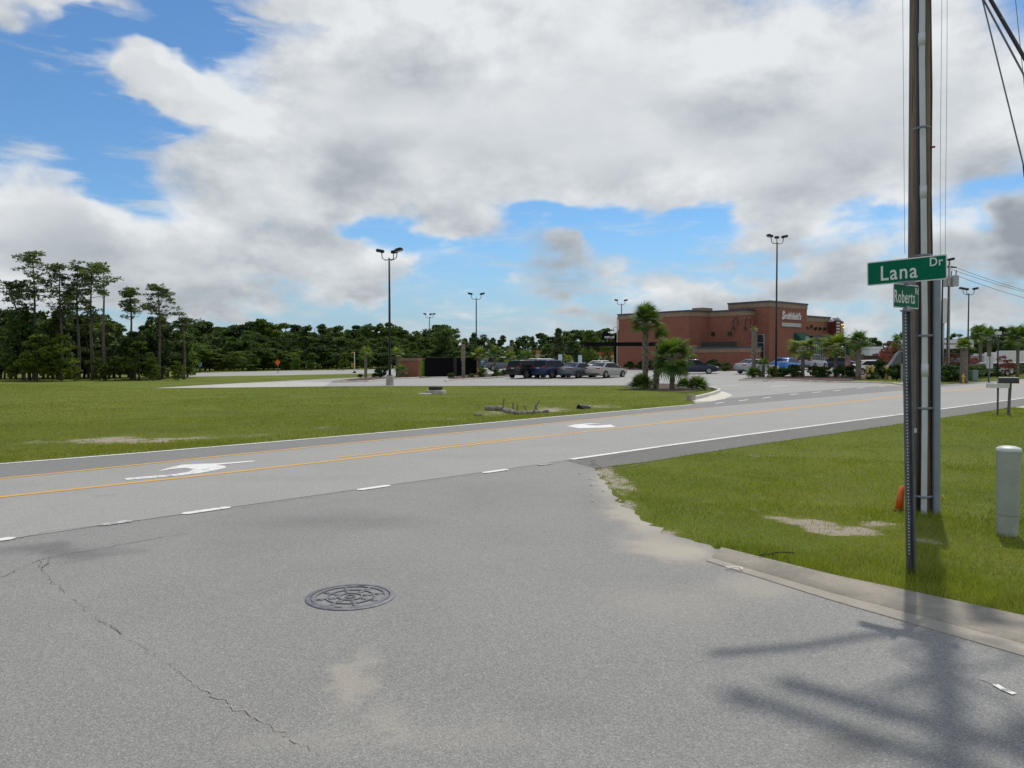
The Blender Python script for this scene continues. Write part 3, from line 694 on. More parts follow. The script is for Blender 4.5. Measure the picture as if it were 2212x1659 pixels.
for q in (-1, -.4, .45, 1):
    obj('insulator', MB().lathe([(.02, 9.66), (.05, 9.70), (.03, 9.76), (.05, 9.82), (.02, 9.86)], 10, (-.12+q*math.cos(-.8), q*math.sin(-.8), 0)), mat('grey_porcelain', (.4, .42, .44), .2), ca, smooth=True)
sc_ = vf(.29, .05, 0); mb = MB(); mb.lathe([(.02, 5.70), (.075, 5.72), (.10, 5.80), (.10, 6.10), (.05, 6.14)], 16, (sc_[0]-.076, sc_[1], 0)); obj('splice_case', mb, M_BLKPL, t, smooth=True)
for i, x in enumerate((.205, .255)):
    mb = MB(); mb.tube([vf(x+.006*math.sin(z*1.3+i), .05, z) for z in np.linspace(2.75+.1*i, 6.2, 12)], .0022, 5); obj('thin_line', mb, mat('thin_grey_line', (.14, .15, .17), .5), t, smooth=True)
mb = MB(); mb.tube([vf(-.150+.008*(3-z), .05, z) for z in np.linspace(2.9, 7.5, 10)], .0022, 5); obj('thin_line', mb, MATS['thin_grey_line'], t, smooth=True)
mb = MB(); mb.tube([pzz(.12, -.1, 6.3), (.7, -.2, 6.5)], .03, 8); obj('standoff_arm', mb, M_GALV, t)
M_GUY = mat('guy_strand', (.16, .17, .19), .4, metal=.5)
def cable(name, label, a, b, r, sag=0., m=M_GUY, n=10, group=None):
    mb = MB(); A, B = Vector(a), Vector(b); pts = []
    for k in range(n+1):
        s = k/n; q = A+(B-A)*s; q.z -= sag*4*s*(1-s); pts.append(q-A)
    mb.tube(pts, r, 6); o = obj(name, mb, m, smooth=True); o.location = A
    return tag(o, label, 'cable' if 'cable' in name else 'wire', group)
def pxz(px, py, d): return ((px-PCX)/FPX*d, d, hpx(py, d))
def through(p1, p2, d1, d2, s0, s1):
    """line through two seen points at given distances, run past both ends"""
    a, b = Vector(pxz(*p1, d1)), Vector(pxz(*p2, d2)); return a+(b-a)*s0, a+(b-a)*s1
a, b = through((2106, 0), (2212, 395), 9.0, 8.9, -1.05, 2.75)
g = cable('guy_wire', 'steel guy wire running steeply down to the right of the wooden pole', a, b, .008)
m_ = a+(b-a)*((1.05+.97)/3.8)-a
obj('guy_insulator', MB().tube([m_-(b-a).normalized()*.12, m_, m_+(b-a).normalized()*.12], [.012, .026, .012], 8), mat('dark_insulator', (.05, .045, .05), .3), g, smooth=True)
obj('guy_hook', MB().tube([m_+(b-a).normalized()*.12, m_+(b-a).normalized()*.2], .02, 8), M_GALV, g)
a, b = through((2120, 0), (2212, 152), 9.0, 8.6, -1.2, 3.2); cable('overhead_cable', 'thick black overhead cable sloping down across the top right corner', a, b, .021, .0, M_CABLE)
a, b = through((2112, 12), (2212, 190), 9.0, 8.7, -1.1, 3.0); cable('overhead_cable', 'thin grey overhead cable below the thick black one at top right', a, b, .011, .0, M_GUY)
a, b = through((2178, 0), (2206, 230), 9.4, 9.2, -1.1, 1.1); cable('service_wire', 'hair-thin service wire near the right edge of the sky', a, b, .004, .0, M_GUY)

# --- pedestal, marker cone, mailboxes
M_PED = mat('pale_green_pedestal', (.30, .34, .30), .5, var=.08, scale=5.)
c = at(2176, 1156)
t = thing('telecom_pedestal', 'pale grey green cylindrical telecom pedestal in the grass beside the pole', 'pedestal', (c[0], c[1], 0))
mb = MB(); mb.lathe([(.094, -.05), (.096, .20), (.099, .203)], 32); obj('base', mb, M_PED, t, sharp=40)
mb = MB(); mb.lathe([(.101, .205), (.106, .83), (.109, .833)], 32); obj('cover', mb, M_PED, t, sharp=40)
mb = MB(); mb.lathe([(.109, .825), (.109, .845), (.100, .858), (.06, .872), (.002, .878)], 32); obj('cap', mb, mat('pedestal_cap', (.52, .57, .54), .45), t, sharp=60)
c = at(1952, 1104)
t = thing('marker_cone', 'orange plastic marker leaning behind the street sign post', 'marker', (c[0], c[1], 0), 0.)
mb = MB(); mb.tube([(-.055, 0, 0), (-.018, .01, .285)], [.048, .024], 14); obj('tube', mb, mat('orange_plastic', (.62, .085, .012), .45), t, smooth=True)
mb = MB(); mb.box((-.055, 0, .012), (.13, .11, .024)); obj('foot', mb, mat('dark_foot', (.10, .045, .02), .7), t, bevel=.006)
M_YELP = mat('yellow_plastic', (.55, .33, .01), .5)
c = at(2050, 1090); mb = MB(); mb.tube([(0, 0, .0), (-.05, .05, .10), (-.10, .12, .02)], .005, 6); o = obj('yellow_marker_line', mb, M_YELP, smooth=True); o.location = (c[0], c[1], 0); tag(o, 'thin yellow plastic line curled at the foot of the pole', 'line')
mp = at(2158, 896); M_POSTW = mat('grey_post_wood', (.13, .12, .11), .9, var=.25, scale=12.)
t = thing('mailbox', 'black rural mailbox on a wooden post beside the road', 'mailbox', (mp[0]+.2, mp[1]-.15, 0), R(-28))
mb = MB(); mb.tube([(0, 0, -.1), (.04, 0, 1.0)], .048, 6); obj('wooden_post', mb, M_POSTW, t)
prof = [(-.085, 0), (-.085, .12), (-.06, .175), (0, .195), (.06, .175), (.085, .12), (.085, 0)]
mb = MB(); mb.loft([[(x, y, z+1.0) for y, z in prof] for x in (-.27, .27)]); obj('box_shell', mb, M_BLKPL, t, sharp=35)
mb = MB(); mb.loft([[(x, y*1.06, z*1.04+1.0) for y, z in prof] for x in (-.285, -.265)]); dr = obj('door', mb, M_BLKPL, t, sharp=35)
obj('latch', MB().box((-.292, 0, 1.17), (.02, .03, .02)), M_GALV, dr)
t = thing('newspaper_box', 'white plastic newspaper tube on a chain post in front of the black mailbox', 'newspaper box', (mp[0]-.12, mp[1]-.12, 0), R(-28))
mb = MB(); mb.tube([(0, 0, -.1), (.0, 0, .86)], .028, 8); obj('stake', mb, mat('rusty_stake', (.09, .07, .06), .8), t)
mb = MB(); mb.loft([[(x, y, z) for y, z in ((-.10, .86), (-.10, 1.0), (.10, 1.0), (.10, .86), (.09, .87), (.09, .99), (-.09, .99), (-.09, .87))] for x in (-.32, .30)], cap=False); mb.box((.30, 0, .93), (.012, .2, .15)); mb.box((0, 0, .862), (.62, .19, .008)); obj('tube', mb, mat('white_plastic', (.62, .62, .58), .5, var=.1, scale=8.), t, bevel=.004)

# --- erosion wattles, stakes and culvert in the far verge
M_WATTLE = mat('grey_wattle', (.17, .155, .135), 1., var=.4, scale=10., bump=1., bscale=22)
def wattle(p0, p1, r, label, seed):
    rnd = random.Random(seed); A, B = Vector((*at(*p0), 0)), Vector((*at(*p1), 0)); mb = MB(); pts, rad = [], []
    n = 14
    for k in range(n+1):
        s = k/n; q = A+(B-A)*s; pts.append((q.x-A.x, q.y-A.y, r*.35+rnd.uniform(-.02, .03))); rad.append(r*(.35 if k in (0, n) else rnd.uniform(.85, 1.12)))
    mb.tube(pts, rad, 12); o = obj('erosion_wattle', mb, M_WATTLE, smooth=True); o.location = A; return tag(o, label, 'wattle', 'erosion wattles in the far verge')
wattle((1049, 886), (1094, 888), .115, 'thick grey erosion log lying in the far grass verge', 1)
wattle((1088, 889), (1116, 896), .09, 'grey erosion roll slumping towards the road beside the thick log', 2)
wattle((1120, 896), (1168, 892), .075, 'thin low grey erosion roll nearest the culvert pipe', 3)
wattle((1172, 892), (1184, 891), .06, 'short stub of grey erosion roll at the end of the row', 4)
wattle((1024, 899), (1044, 899), .05, 'small flat pile of grey straw in front of the erosion logs', 5)
M_STAKE = mat('stake_wood', (.17, .145, .12), .9, var=.3, scale=20.)
for i, (px, py, h, tilt, lab) in enumerate(((1085, 888, .42, .15, 'dark wooden stake standing in the thick erosion log'), (1108, 889, .30, 0., 'short dark stake between the two grey erosion logs'), (1117, 893, .30, .05, 'thin pale stake with a white tag behind the erosion roll'),
        (1138, 891, .24, -.4, 'stub stake leaning left over the thin erosion roll'), (1149, 896, .46, .5, 'long pale stake leaning right across the thin erosion roll'), (1162, 891, .26, -.35, 'dark stub stake leaning left near the culvert end'))):
    c = at(px, py); mb = MB(); mb.box((tilt*h/2, 0, h/2), (.045, .035, h), 0, M=None)
    mb.v = [(x+tilt*(z-h/2), y, z) for x, y, z in mb.v]
    o = obj('wooden_stake', mb, M_STAKE); o.location = (c[0], c[1], 0); tag(o, lab, 'stake', 'wooden stakes at the erosion rolls')
c = at(1262, 883)
t = thing('culvert_pipe', 'black corrugated culvert pipe end poking out of the far grass verge', 'pipe', (c[0], c[1], 0), R(38))
mb = MB(); pr = []
for k in range(22): pr.append((.135+(.010 if k % 2 else 0), -.25+k*.022))
V = MB(); V.lathe(pr, 20, cap=False); V.v = [(z, x, y+.03-.12*(z+.25)) for x, y, z in V.v]; obj('pipe_wall', V, M_BLKPL, t, smooth=True)
V = MB(); V.lathe([(.128, -.24), (.001, -.23)], 20, cap=False); V.v = [(z, x, y+.03-.12*(z+.25)) for x, y, z in V.v]; obj('mouth_shade', V, mat('pipe_mouth_shade', (.004, .004, .005), .9), t)  # near-black disc paints the shade inside the pipe
# --- concrete manhole riser in the field
c = at(941, 851)
t = thing('concrete_manhole', 'low round concrete manhole with dark iron rim in the open grass field', 'manhole', (c[0], c[1], 0))
obj('concrete_collar', MB().lathe([(.56, -.05), (.54, .16), (.50, .21), (.01, .21)], 28), M_CONC, t, sharp=40)
obj('iron_rim', MB().lathe([(.36, .20), (.36, .36), (.34, .38), (.01, .375)], 28), mat('dark_rust_iron', (.03, .025, .022), .8), t, sharp=40)
c = at(918, 852.5); mb = MB(); mb.prism([(-.3, -.2), (.25, -.22), (.34, .1), (-.1, .24), (-.34, .1)], 0, .07); o = obj('concrete_slab', mb, M_CONCL, bevel=.01); o.location = (c[0], c[1], 0); tag(o, 'flat pale concrete slab lying left of the field manhole', 'slab')
# pebbles by the broken corner
for i in range(14):
    c = at(1270+random.uniform(-20, 70), 1035+random.uniform(-12, 50)); mb = MB(); r = random.uniform(.010, .022)
    mb.lathe([(r*.2, 0), (r, r*.35), (r*.7, r*.8), (r*.1, r)], 7); mb.v = [(x*random.uniform(.9, 1.2), y, z) for x, y, z in mb.v]
    o = obj('pebble', mb, mat('grey_pebble', (.55, .53, .48), .9, var=.3, scale=20)); o.location = (c[0], c[1], .008); tag(o, 'small grey pebble on the asphalt by the crumbling corner', 'pebble', 'pebbles by the crumbling corner')
for i, (x0, y0, l, a, lab) in enumerate(((1690, 1208, .22, .1, 'dark curved twig at the grass edge of the concrete gutter'), (1655, 1212, .14, .4, 'small dark twig on the concrete gutter end'))):
    c = at(x0, y0); mb = MB(); mb.tube([(-l/2, 0, .012), (0, .012, .02), (l/2, 0, .012)], .006, 5); o = obj('twig', mb, mat('twig', (.05, .035, .025), .9), smooth=True); o.location = (c[0], c[1], .04); o.rotation_euler[2] = a; tag(o, lab, 'twig')
# ================================================================== vegetation
M_DARKLEAF = leafmat('dark_tree_leaves', [(.022, .043, .016), (.049, .089, .024), (.084, .140, .032), (.135, .203, .043)], .34, .55)
M_MIDLEAF = leafmat('mid_tree_leaves', [(.031, .060, .016), (.068, .120, .023), (.117, .185, .031), (.195, .260, .047)], .34, .6)
M_YELLEAF = leafmat('yellow_green_leaves', [(.037, .065, .010), (.088, .131, .015), (.150, .194, .022), (.206, .237, .031)], .36, .7)
M_PINE = leafmat('pine_needles', [(.049, .075, .034), (.094, .131, .053), (.148, .190, .072), (.211, .242, .091)], .34, .8)
M_BUSH = leafmat('bush_leaves', [(.016, .039, .010), (.036, .081, .018), (.065, .127, .026), (.111, .176, .036)], .3, 3.)
M_RED = leafmat('crape_myrtle_flowers', [(.05, .045, .018), (.16, .035, .03), (.32, .045, .05), (.22, .07, .06)], .3, 2.)
M_FROND = leafmat('palm_frond_leaf', [(.027, .069, .015), (.056, .119, .020), (.094, .163, .025), (.156, .213, .037)], .32, 1.5)
M_FRONDY = leafmat('pale_young_frond', [(.057, .103, .011), (.098, .155, .018), (.149, .201, .025), (.218, .247, .034)], .36, 1.5)  # paler, yellower leaf colour than the other fronds
M_BARK = mat('grey_brown_bark', (.085, .070, .058), .95, var=.4, scale=8., bump=.8, bscale=15)
M_PBARK = mat('pine_bark', (.105, .085, .072), .95, var=.35, scale=5., bump=.8, bscale=12)
M_PALMT = mat('palm_trunk', (.165, .140, .115), .95, var=.4, scale=9., bump=1., bscale=18)
M_BOOT = mat('palm_boot', (.26, .215, .165), .9, var=.35, scale=6.)
def fast_mesh(name, V, F, m, smooth=False):
    """V (n,3), F (k,3|4) numpy"""
    me = bpy.data.meshes.new(name); n, k = len(V), len(F); w = F.shape[1]
    me.vertices.add(n); me.vertices.foreach_set('co', np.ascontiguousarray(V, np.float32).ravel())
    me.loops.add(k*w); me.loops.foreach_set('vertex_index', np.ascontiguousarray(F, np.int32).ravel())
    me.polygons.add(k); me.polygons.foreach_set('loop_start', np.arange(0, k*w, w, dtype=np.int32))
    me.update(calc_edges=True); me.materials.append(m); return me
def leaves(C, size, rng, flat=.0, asp=.55):
    """quads (4 verts) at centres C, random orientation"""
    n = len(C); a = rng.normal(size=(n, 3)); a[:, 2] *= (1-flat); a /= np.linalg.norm(a, axis=1)[:, None]
    b = np.cross(a, rng.normal(size=(n, 3))); b /= np.linalg.norm(b, axis=1)[:, None]
    s = size*rng.uniform(.6, 1.3, n)[:, None]; a = a*s; b = b*s*asp
    V = np.stack([C-a, C+b*.9, C+a, C-b*.9], 1).reshape(-1, 3); F = np.arange(4*n).reshape(-1, 4); return V, F
def crown_mesh(name, H, base, rad, lobes, per, size, seed, m, shape='round', lobe_r=.32):
    rng = np.random.default_rng(seed); C = []
    for i in range(lobes):
        s = rng.random()**.8; z = base+(H-base)*s*.93
        if shape == 'round': pr = rad*math.sqrt(max(.05, 1-((s-.45)/.62)**2))
        elif shape == 'cone': pr = rad*(1.02-s)**.8
        else: pr = rad*(.5+.5*math.sin(s*3.0))
        a = rng.uniform(0, 2*math.pi); q = pr*math.sqrt(rng.random())*.95
        lr = rad*lobe_r*rng.uniform(.7, 1.3)*(1.1-.4*s)
        d = rng.normal(size=(per, 3)); d /= np.linalg.norm(d, axis=1)[:, None]
        r = lr*rng.uniform(.55, 1.05, per)[:, None]
        C.append(d*r*np.array([1.15, 1.15, .75])+np.array([math.cos(a)*q, math.sin(a)*q, z]))
    V, F = leaves(np.concatenate(C), size, rng); return fast_mesh(name, V, F, m)
def trunk_mesh(H, r, seed, m, limbs=4, base=.4):
    rnd = random.Random(seed); mb = MB(); x = y = 0; pts = []
    for k in range(6): pts.append((x, y, H*k/5-.1)); x += rnd.uniform(-.02, .02)*H; y += rnd.uniform(-.02, .02)*H
    mb.tube(pts, [r*(1.15-.9*k/5) for k in range(6)], 7)
    for i in range(limbs):
        z = H*rnd.uniform(base, .85); a = rnd.uniform(0, 6.28); l = H*rnd.uniform(.12, .24)
        mb.tube([(0, 0, z), (math.cos(a)*l*.6, math.sin(a)*l*.6, z+l*.35), (math.cos(a)*l, math.sin(a)*l, z+l*.75)], [r*.4, r*.25, r*.08], 5)
    me = mb.mesh('trunk', True); me.materials.append(m); return me
class Tree:
    def __init__(s, crown, trunk, H): s.crown, s.trunk, s.H = crown, trunk, H
    def put(s, name, label, loc, h, cat='tree', group=None, wide=1., rz=None):
        t = thing(name, label, cat, loc, random.uniform(0, 6.28) if rz is None else rz, group); k = h/s.H; t.scale = (k*wide, k*wide, k)
        link('trunk', s.trunk, t); link('crown', s.crown, t); return t
TD = [Tree(crown_mesh('dark_crown', 9, 1.2, 2.7, 34, 105, .26, 11+i, M_DARKLEAF, 'round', .34), trunk_mesh(8.2, .17, i, M_BARK), 9) for i in range(4)]
TM = [Tree(crown_mesh('mid_crown', 9, .8, 2.5, 34, 100, .25, 31+i, M_MIDLEAF, 'round', .33), trunk_mesh(8.2, .15, 7+i, M_BARK), 9) for i in range(3)]
TC = [Tree(crown_mesh('conifer_crown', 9, .6, 2.3, 44, 80, .24, 51+i, M_PINE if i else M_DARKLEAF, 'cone', .26), trunk_mesh(8.6, .16, 17+i, M_PBARK), 9) for i in range(3)]
TY = [Tree(crown_mesh('pale_crown', 9, .6, 2.4, 26, 95, .24, 71+i, M_YELLEAF, 'round', .34), trunk_mesh(8.0, .12, 27+i, M_BARK), 9) for i in range(2)]
BU = [crown_mesh('bush_foliage', 1., .10, .55, 30, 75, .060, 91+i, M_BUSH, 'round', .36) for i in range(3)]
BUY = crown_mesh('bush_foliage', 1., .10, .55, 26, 75, .060, 97, M_YELLEAF, 'round', .36)
BUS = MB().tube([(0, 0, -.05), (.02, 0, .5)], [.03, .01], 5).mesh('stem'); BUS.materials.append(M_BARK)
def bush(label, loc, h, w=1., group=None, me=None, name='shrub'):
    t = thing(name, label, 'shrub', loc, random.uniform(0, 6.28), group); t.scale = (h*w, h*w, h); link('stem', BUS, t); link('foliage', me or random.choice(BU), t); return t

# --- tall longleaf pines on the left
def pine(px, top, d, label, seed, cb=.5, spread=1.9, nb=16, lean=0., style=0):
    rnd = random.Random(seed); rng = np.random.default_rng(seed)
    x, y = atd(px, d); z0 = gz(x, y); H = hpx(top, d)-z0
    t = thing('pine_tree', label, 'tree', (x, y, z0), 0., 'tall pines at the left edge of the woods')
    mb = MB(); pts = []; rad = []
    for k in range(9): s = k/8; pts.append((lean*H*s*s+.05*math.sin(s*7+seed), .04*math.cos(s*6+seed), H*.965*s-.1*(k == 0))); rad.append(.17*(1-.82*s))
    mb.tube(pts, rad, 9); C = []
    for i in range(nb):
        s = cb+(1-cb)*((i+rnd.random())/nb); a = rnd.uniform(0, 6.28)
        prof = math.sin(min(1., (s-cb)/(1-cb)*1.15+.12)*2.7) if style == 0 else (1.12-(s-cb)/(1-cb))
        l = spread*max(.18, prof)*rnd.uniform(.55, 1.1)
        bx, by = lean*H*s*s, 0; z = H*.965*s
        ex, ey, ez = bx+math.cos(a)*l, by+math.sin(a)*l, z+l*rnd.uniform(.25, .85)
        mb.tube([(bx, by, z), (bx+math.cos(a)*l*.55, by+math.sin(a)*l*.55, z+l*.12), (ex, ey, ez)], [.05*(1.3-s), .035*(1.3-s), .015], 5)
        for j in range(rnd.choice((3, 4, 5))):
            f = rnd.uniform(.45, 1.08); ox, oy = rnd.gauss(0, .30), rnd.gauss(0, .30)
            C.append((bx+(ex-bx)*f+ox, by+(ey-by)*f+oy, z+(ez-z)*f*f+rnd.uniform(-.1, .45), rnd.uniform(.18, .34)))
    for j in range(5): C.append((lean*H+rnd.gauss(0, .25), rnd.gauss(0, .25), H*rnd.uniform(.93, 1.0), rnd.uniform(.25, .4)))
    VV, FF, o = [], [], 0
    for cx, cy, cz, r in C:
        n = 30; dd = rng.normal(size=(n, 3)); dd[:, 2] = dd[:, 2]*.6+.25; dd /= np.linalg.norm(dd, axis=1)[:, None]
        st = np.array([cx, cy, cz])+dd*r*rng.uniform(0., .35, n)[:, None]*np.array([1.3, 1.3, .6]); en = st+dd*r*rng.uniform(.7, 1.15, n)[:, None]*np.array([1.25, 1.25, .75])
        sd_ = np.cross(dd, rng.normal(size=(n, 3))); sd_ /= np.linalg.norm(sd_, axis=1)[:, None]; sd_ *= .045
        VV.append(np.stack([st, en-sd_, en+sd_], 1).reshape(-1, 3)); FF.append(np.arange(3*n).reshape(-1, 3)+o); o += 3*n
    obj('trunk', mb, M_PBARK, t, smooth=True); link('crown', fast_mesh('needles', np.concatenate(VV), np.concatenate(FF), M_PINE), t)
    return t
pine(76, 546, 70, 'tallest spreading pine at the far left of the woods', 3, .62, 1.7, 20, 0.)
pine(52, 612, 69, 'low bushy pine leaning left beside the tallest pine', 4, .66, 1.7, 18, -.12)
pine(133, 571, 71, 'full-crowned pine just right of the tallest spreading pine', 5, .52, 1.35, 20)
pine(150, 640, 74, 'shorter thin pine between the two full-crowned pines', 12, .60, .9, 10)
pine(170, 573, 72, 'second full-crowned pine, middle of the tall left-hand group', 6, .58, 1.25, 18)
pine(199, 572, 71, 'dark straight pine between the middle pine and the flat-topped pine', 7, .52, 1.25, 19)
pine(226, 572, 70, 'flat-topped pine with one long bare limb to the right', 8, .74, 1.5, 12)
pine(284, 622, 73, 'slim pointed pine standing alone in the gap of the treeline', 9, .66, 1.2, 18, 0., 1)
pine(345, 618, 72, 'open-crowned pine with long low limbs at the right end of the group', 10, .58, 1.6, 18)
pine(398, 688, 74, 'low sprawling pine just right of the open-crowned pine', 11, .80, 1.5, 8)
# --- understory and edge trees of the left wood
for i in range(34):
    px = -30+i*13.2+random.uniform(-5, 5); d = random.uniform(70, 84)+(3 if px > 330 else 0)
    if px > 405: d += 20
    top = 676+random.uniform(-14, 34)+(10 if px > 240 else 0)+(18 if px < 10 else 0)
    x, y = atd(px, d); z0 = gz(x, y); k = random.choice((TD, TD, TM, TD, TC))
    random.choice(k).put('woodland_tree', 'dark leafy tree packed into the wood under the tall left-hand pines', (x, y, z0), hpx(top, d)-z0, group='understory trees of the left wood', wide=1.15)
for i, (px, top, bot) in enumerate(((112, 755, 815), (132, 718, 800), (55, 760, 822), (215, 770, 816), (300, 735, 812), (330, 775, 815), (20, 790, 824), (160, 790, 818), (250, 775, 816), (385, 778, 814), (80, 720, 800))):
    d = 66.5 if px < 200 else 69
    x, y = atd(px, d); TY[i % 2].put('edge_tree', 'yellow-green young tree lit at the front edge of the left wood', (x, y, 0), hpx(top, d), group='pale young trees at the edge of the left wood', wide=1.25)
# --- wood behind the back road
tops = pl([(380, 690), (420, 692), (470, 700), (530, 694), (560, 690), (610, 702), (690, 697), (760, 706), (830, 701), (900, 704), (960, 698), (1000, 715), (1060, 722), (1160, 724), (1230, 716), (1330, 712), (1440, 715), (1700, 722), (1850, 728), (1890, 735), (1960, 722), (2040, 716), (2080, 712), (2130, 704), (2230, 697)])
def wood(x0, x1, step, d0, d1, off, label, group, kinds, wide=1.2):
    px = x0
    while px < x1:
        d = random.uniform(d0, d1); top = tops(px)+off+random.uniform(-7, 15)*(2.2 if off > 50 else 1); x, y = atd(px, d); z0 = gz(x, y)
        random.choice(random.choice(kinds)).put('forest_tree', label, (x, y, z0), max(2.5, hpx(top, d)-z0), group=group, wide=wide*random.uniform(.85, 1.2)); px += step*random.uniform(.7, 1.3)
wood(400, 1345, 17, 150, 165, 0, 'dark tree on the skyline of the wood behind the back road', 'skyline trees of the far wood', (TD, TC, TD, TM))
wood(400, 1345, 13, 128, 142, 26, 'dark green tree in the front rank of the wood behind the back road', 'front rank trees of the far wood', (TD, TD, TM, TC))
wood(400, 1010, 11, 116, 127, 58, 'low leafy tree along the edge of the back road', 'low trees along the back road', (TM, TD, TY, TM), 1.9)
wood(1760, 2240, 17, 175, 200, 0, 'dark tree on the skyline to the right of the brick restaurant', 'skyline trees at the right', (TD, TM, TC))
wood(1790, 2240, 20, 150, 165, 22, 'dark tree in the front rank to the right of the brick restaurant', 'front rank trees at the right', (TD, TD, TM))
for px, top, d, k, lab in ((1206, 706, 108, TC[1], 'bright conical tree standing alone left of the drive-through sign'), (1272, 712, 112, TM[0], 'round pale green tree behind the parked silver sedan'), (957, 700, 118, TD[1], 'bulky dark tree behind the dumpster enclosure'),
                           (742, 762, 112, TY[0], 'silvery green bush-like tree beside the orange and white post'), (548, 775, 120, TM[1], 'low rounded bush at the far edge of the back road'), (640, 765, 118, TM[2], 'leafy thicket tree behind the orange diamond sign'), (1310, 745, 106, TY[1], 'yellow-green tree under the drive-through sign'), (1150, 770, 104, TD[2], 'small dark tree left of the beige building'), (1250, 752, 104, TD[0], 'dark tree between the two small blue signs')):
    x, y = atd(px, d); z0 = gz(x, y); k.put('lone_tree', lab, (x, y, z0), hpx(top, d)-z0, wide=1.0 if d > 100 else .8)

# --- palms
def frond_mesh(seed, m, fold=.0, droop=.5):
    rng = np.random.default_rng(seed); V, F = [], []; n = 22; Lp = .55
    for k in range(n):
        t = (k/(n-1)-.5)*2; a = t*1.75; l = .78*(1-.28*abs(t)**2)*rng.uniform(.9, 1.05)
        bx = Lp+.10*(1-abs(t)); base = np.array([bx, .05*t, 0.])
        d = np.array([math.cos(a), math.sin(a)*(1-fold), -.05]); d /= np.linalg.norm(d); side = np.array([-d[1], d[0], 0])*.028
        p1 = base+d*l*.55+np.array([0, 0, .05-.10*fold*abs(t)]); p2 = base+d*l+np.array([0, 0, -droop*l*rng.uniform(.35, .75)])
        o = len(V); V += [base-side*.4, base+side*.4, p1+side, p1-side, p2]; F += [(o, o+1, o+2), (o, o+2, o+3), (o+3, o+2, o+4)]
    for s in (-1, 1):
        o = len(V); V += [np.array([0, .018*s, .0]), np.array([0, -.018*s, 0.]), np.array([Lp+.05, .0, .03]), np.array([Lp*.5, 0, -.02+.05])]; F += [(o, o+1, o+3), (o, o+3, o+2)]
    return fast_mesh('frond', np.array(V), np.array(F), m)
FR = [frond_mesh(1+i, M_FROND, .15*i, .35+.12*i) for i in range(3)]
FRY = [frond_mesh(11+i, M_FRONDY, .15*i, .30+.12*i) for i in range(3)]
FRU = [frond_mesh(21+i, M_FROND, .55, .02) for i in range(2)]
def fronds(t, z, n, sc, e0, e1, src, rnd, x=0., y=0.):
    for i in range(n):
        s = (i+.5)/n; el = e0+(e1-e0)*s+rnd.uniform(-.1, .1); a = i*2.399+rnd.uniform(-.25, .25)
        o = link('frond', rnd.choice(src), t); o.location = (x, y, z-.12*s*sc); k = sc*rnd.uniform(.85, 1.12)
        o.rotation_euler = (rnd.uniform(-.3, .3), -el, a); o.scale = (k, k, k)
def palm(label, px, d, top, r_px, n=22, src=None, seed=0, rt=.16, boots=.0, e=(1.45, -.5), lean=(0, 0), name='palm_tree', z_off=0.):
    """top: picture row of the crown's heart; r_px: crown radius in the picture"""
    rnd = random.Random(seed+int(px)); x, y = atd(px, d); z0 = gz(x, y)+z_off; H = max(.3, hpx(top, d)-z0); sc = r_px/FPX*d/1.25
    t = thing(name, label, 'palm', (x, y, z0)); mb = MB(); N = 10
    lx, ly = lean; P_ = lambda s: (lx*H*s*s, ly*H*s*s, H*s)
    mb.tube([P_(k/N) if k else (0, 0, -.1) for k in range(N+1)], [rt*(1.1-.12*k/N+(.06 if k % 2 else 0)) for k in range(N+1)], 10); obj('trunk', mb, M_PALMT, t, smooth=True)
    if boots:
        mb = MB(); nb = int(16*H*boots)
        for i in range(nb):
            s = 1-boots*(i/nb); a = i*2.399; px_, py_, pz_ = P_(s); r = rt*1.02; u = Vector((math.cos(a), math.sin(a), 0)); w = Vector((-u.y, u.x, 0))
            A = Vector((px_, py_, pz_))
            b0 = A+u*r; tip = A+u*(r+.085)+Vector((0, 0, .17))+w*rnd.uniform(-.05, .05)
            mb.add([b0-w*.065-Vector((0, 0, .1)), b0+w*.065-Vector((0, 0, .1)), tip+w*.03, tip-w*.03, tip+w*.025-u*.035, tip-w*.025-u*.035, b0+w*.05-u*.04, b0-w*.05-u*.04],
                   [(0, 1, 2, 3), (3, 2, 4, 5), (5, 4, 6, 7), (0, 3, 5, 7), (1, 6, 4, 2)])
        o = obj('boots', mb, M_BOOT, t); o['kind'] = 'stuff'
    fronds(t, H, n, sc, e[0], e[1], src or FR, rnd, lx*H, ly*H); return t
def palmetto(label, px, d, r_px, n=18, src=None, seed=0):
    rnd = random.Random(seed+int(px)); x, y = atd(px, d); t = thing('palmetto_shrub', label, 'shrub', (x, y, gz(x, y)+.02)); sc = r_px/FPX*d/1.25
    fronds(t, .10, n, sc, 1.4, .15, src or FR, rnd); return t
palm('tallest sabal palm with a full round crown in the grass island', 1394, 49.5, 698, 44, 34, seed=1, rt=.15, boots=.75, e=(1.5, -.35))
palm('slim palm with a trimmed upright crown beside the tallest sabal palm', 1417, 49, 738, 32, 11, FRU, seed=2, rt=.15, boots=1., e=(1.5, 1.1), lean=(.10, 0))
palm('short thick palm with a wide drooping crown in the grass island', 1452, 47.5, 772, 52, 40, seed=3, rt=.14, boots=.25, e=(1.3, -.9))
palmetto('bushy palmetto at the left foot of the tallest sabal palm', 1384, 48, 32, 30, seed=1)
palmetto('low palmetto at the right foot of the short thick palm', 1476, 48.5, 22, 18, seed=2)
palmetto('round palmetto at the tip of the grass island', 1506, 46.5, 30, 30, seed=3)
palmetto('low palmetto between the two taller island palms', 1406, 50, 16, 14, seed=9)
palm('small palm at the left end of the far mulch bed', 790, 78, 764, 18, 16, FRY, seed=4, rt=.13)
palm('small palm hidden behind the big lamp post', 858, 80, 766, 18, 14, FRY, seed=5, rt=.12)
palm('low fan palm in front of the dumpster wall', 866, 79, 803, 17, 18, seed=6, rt=.16)
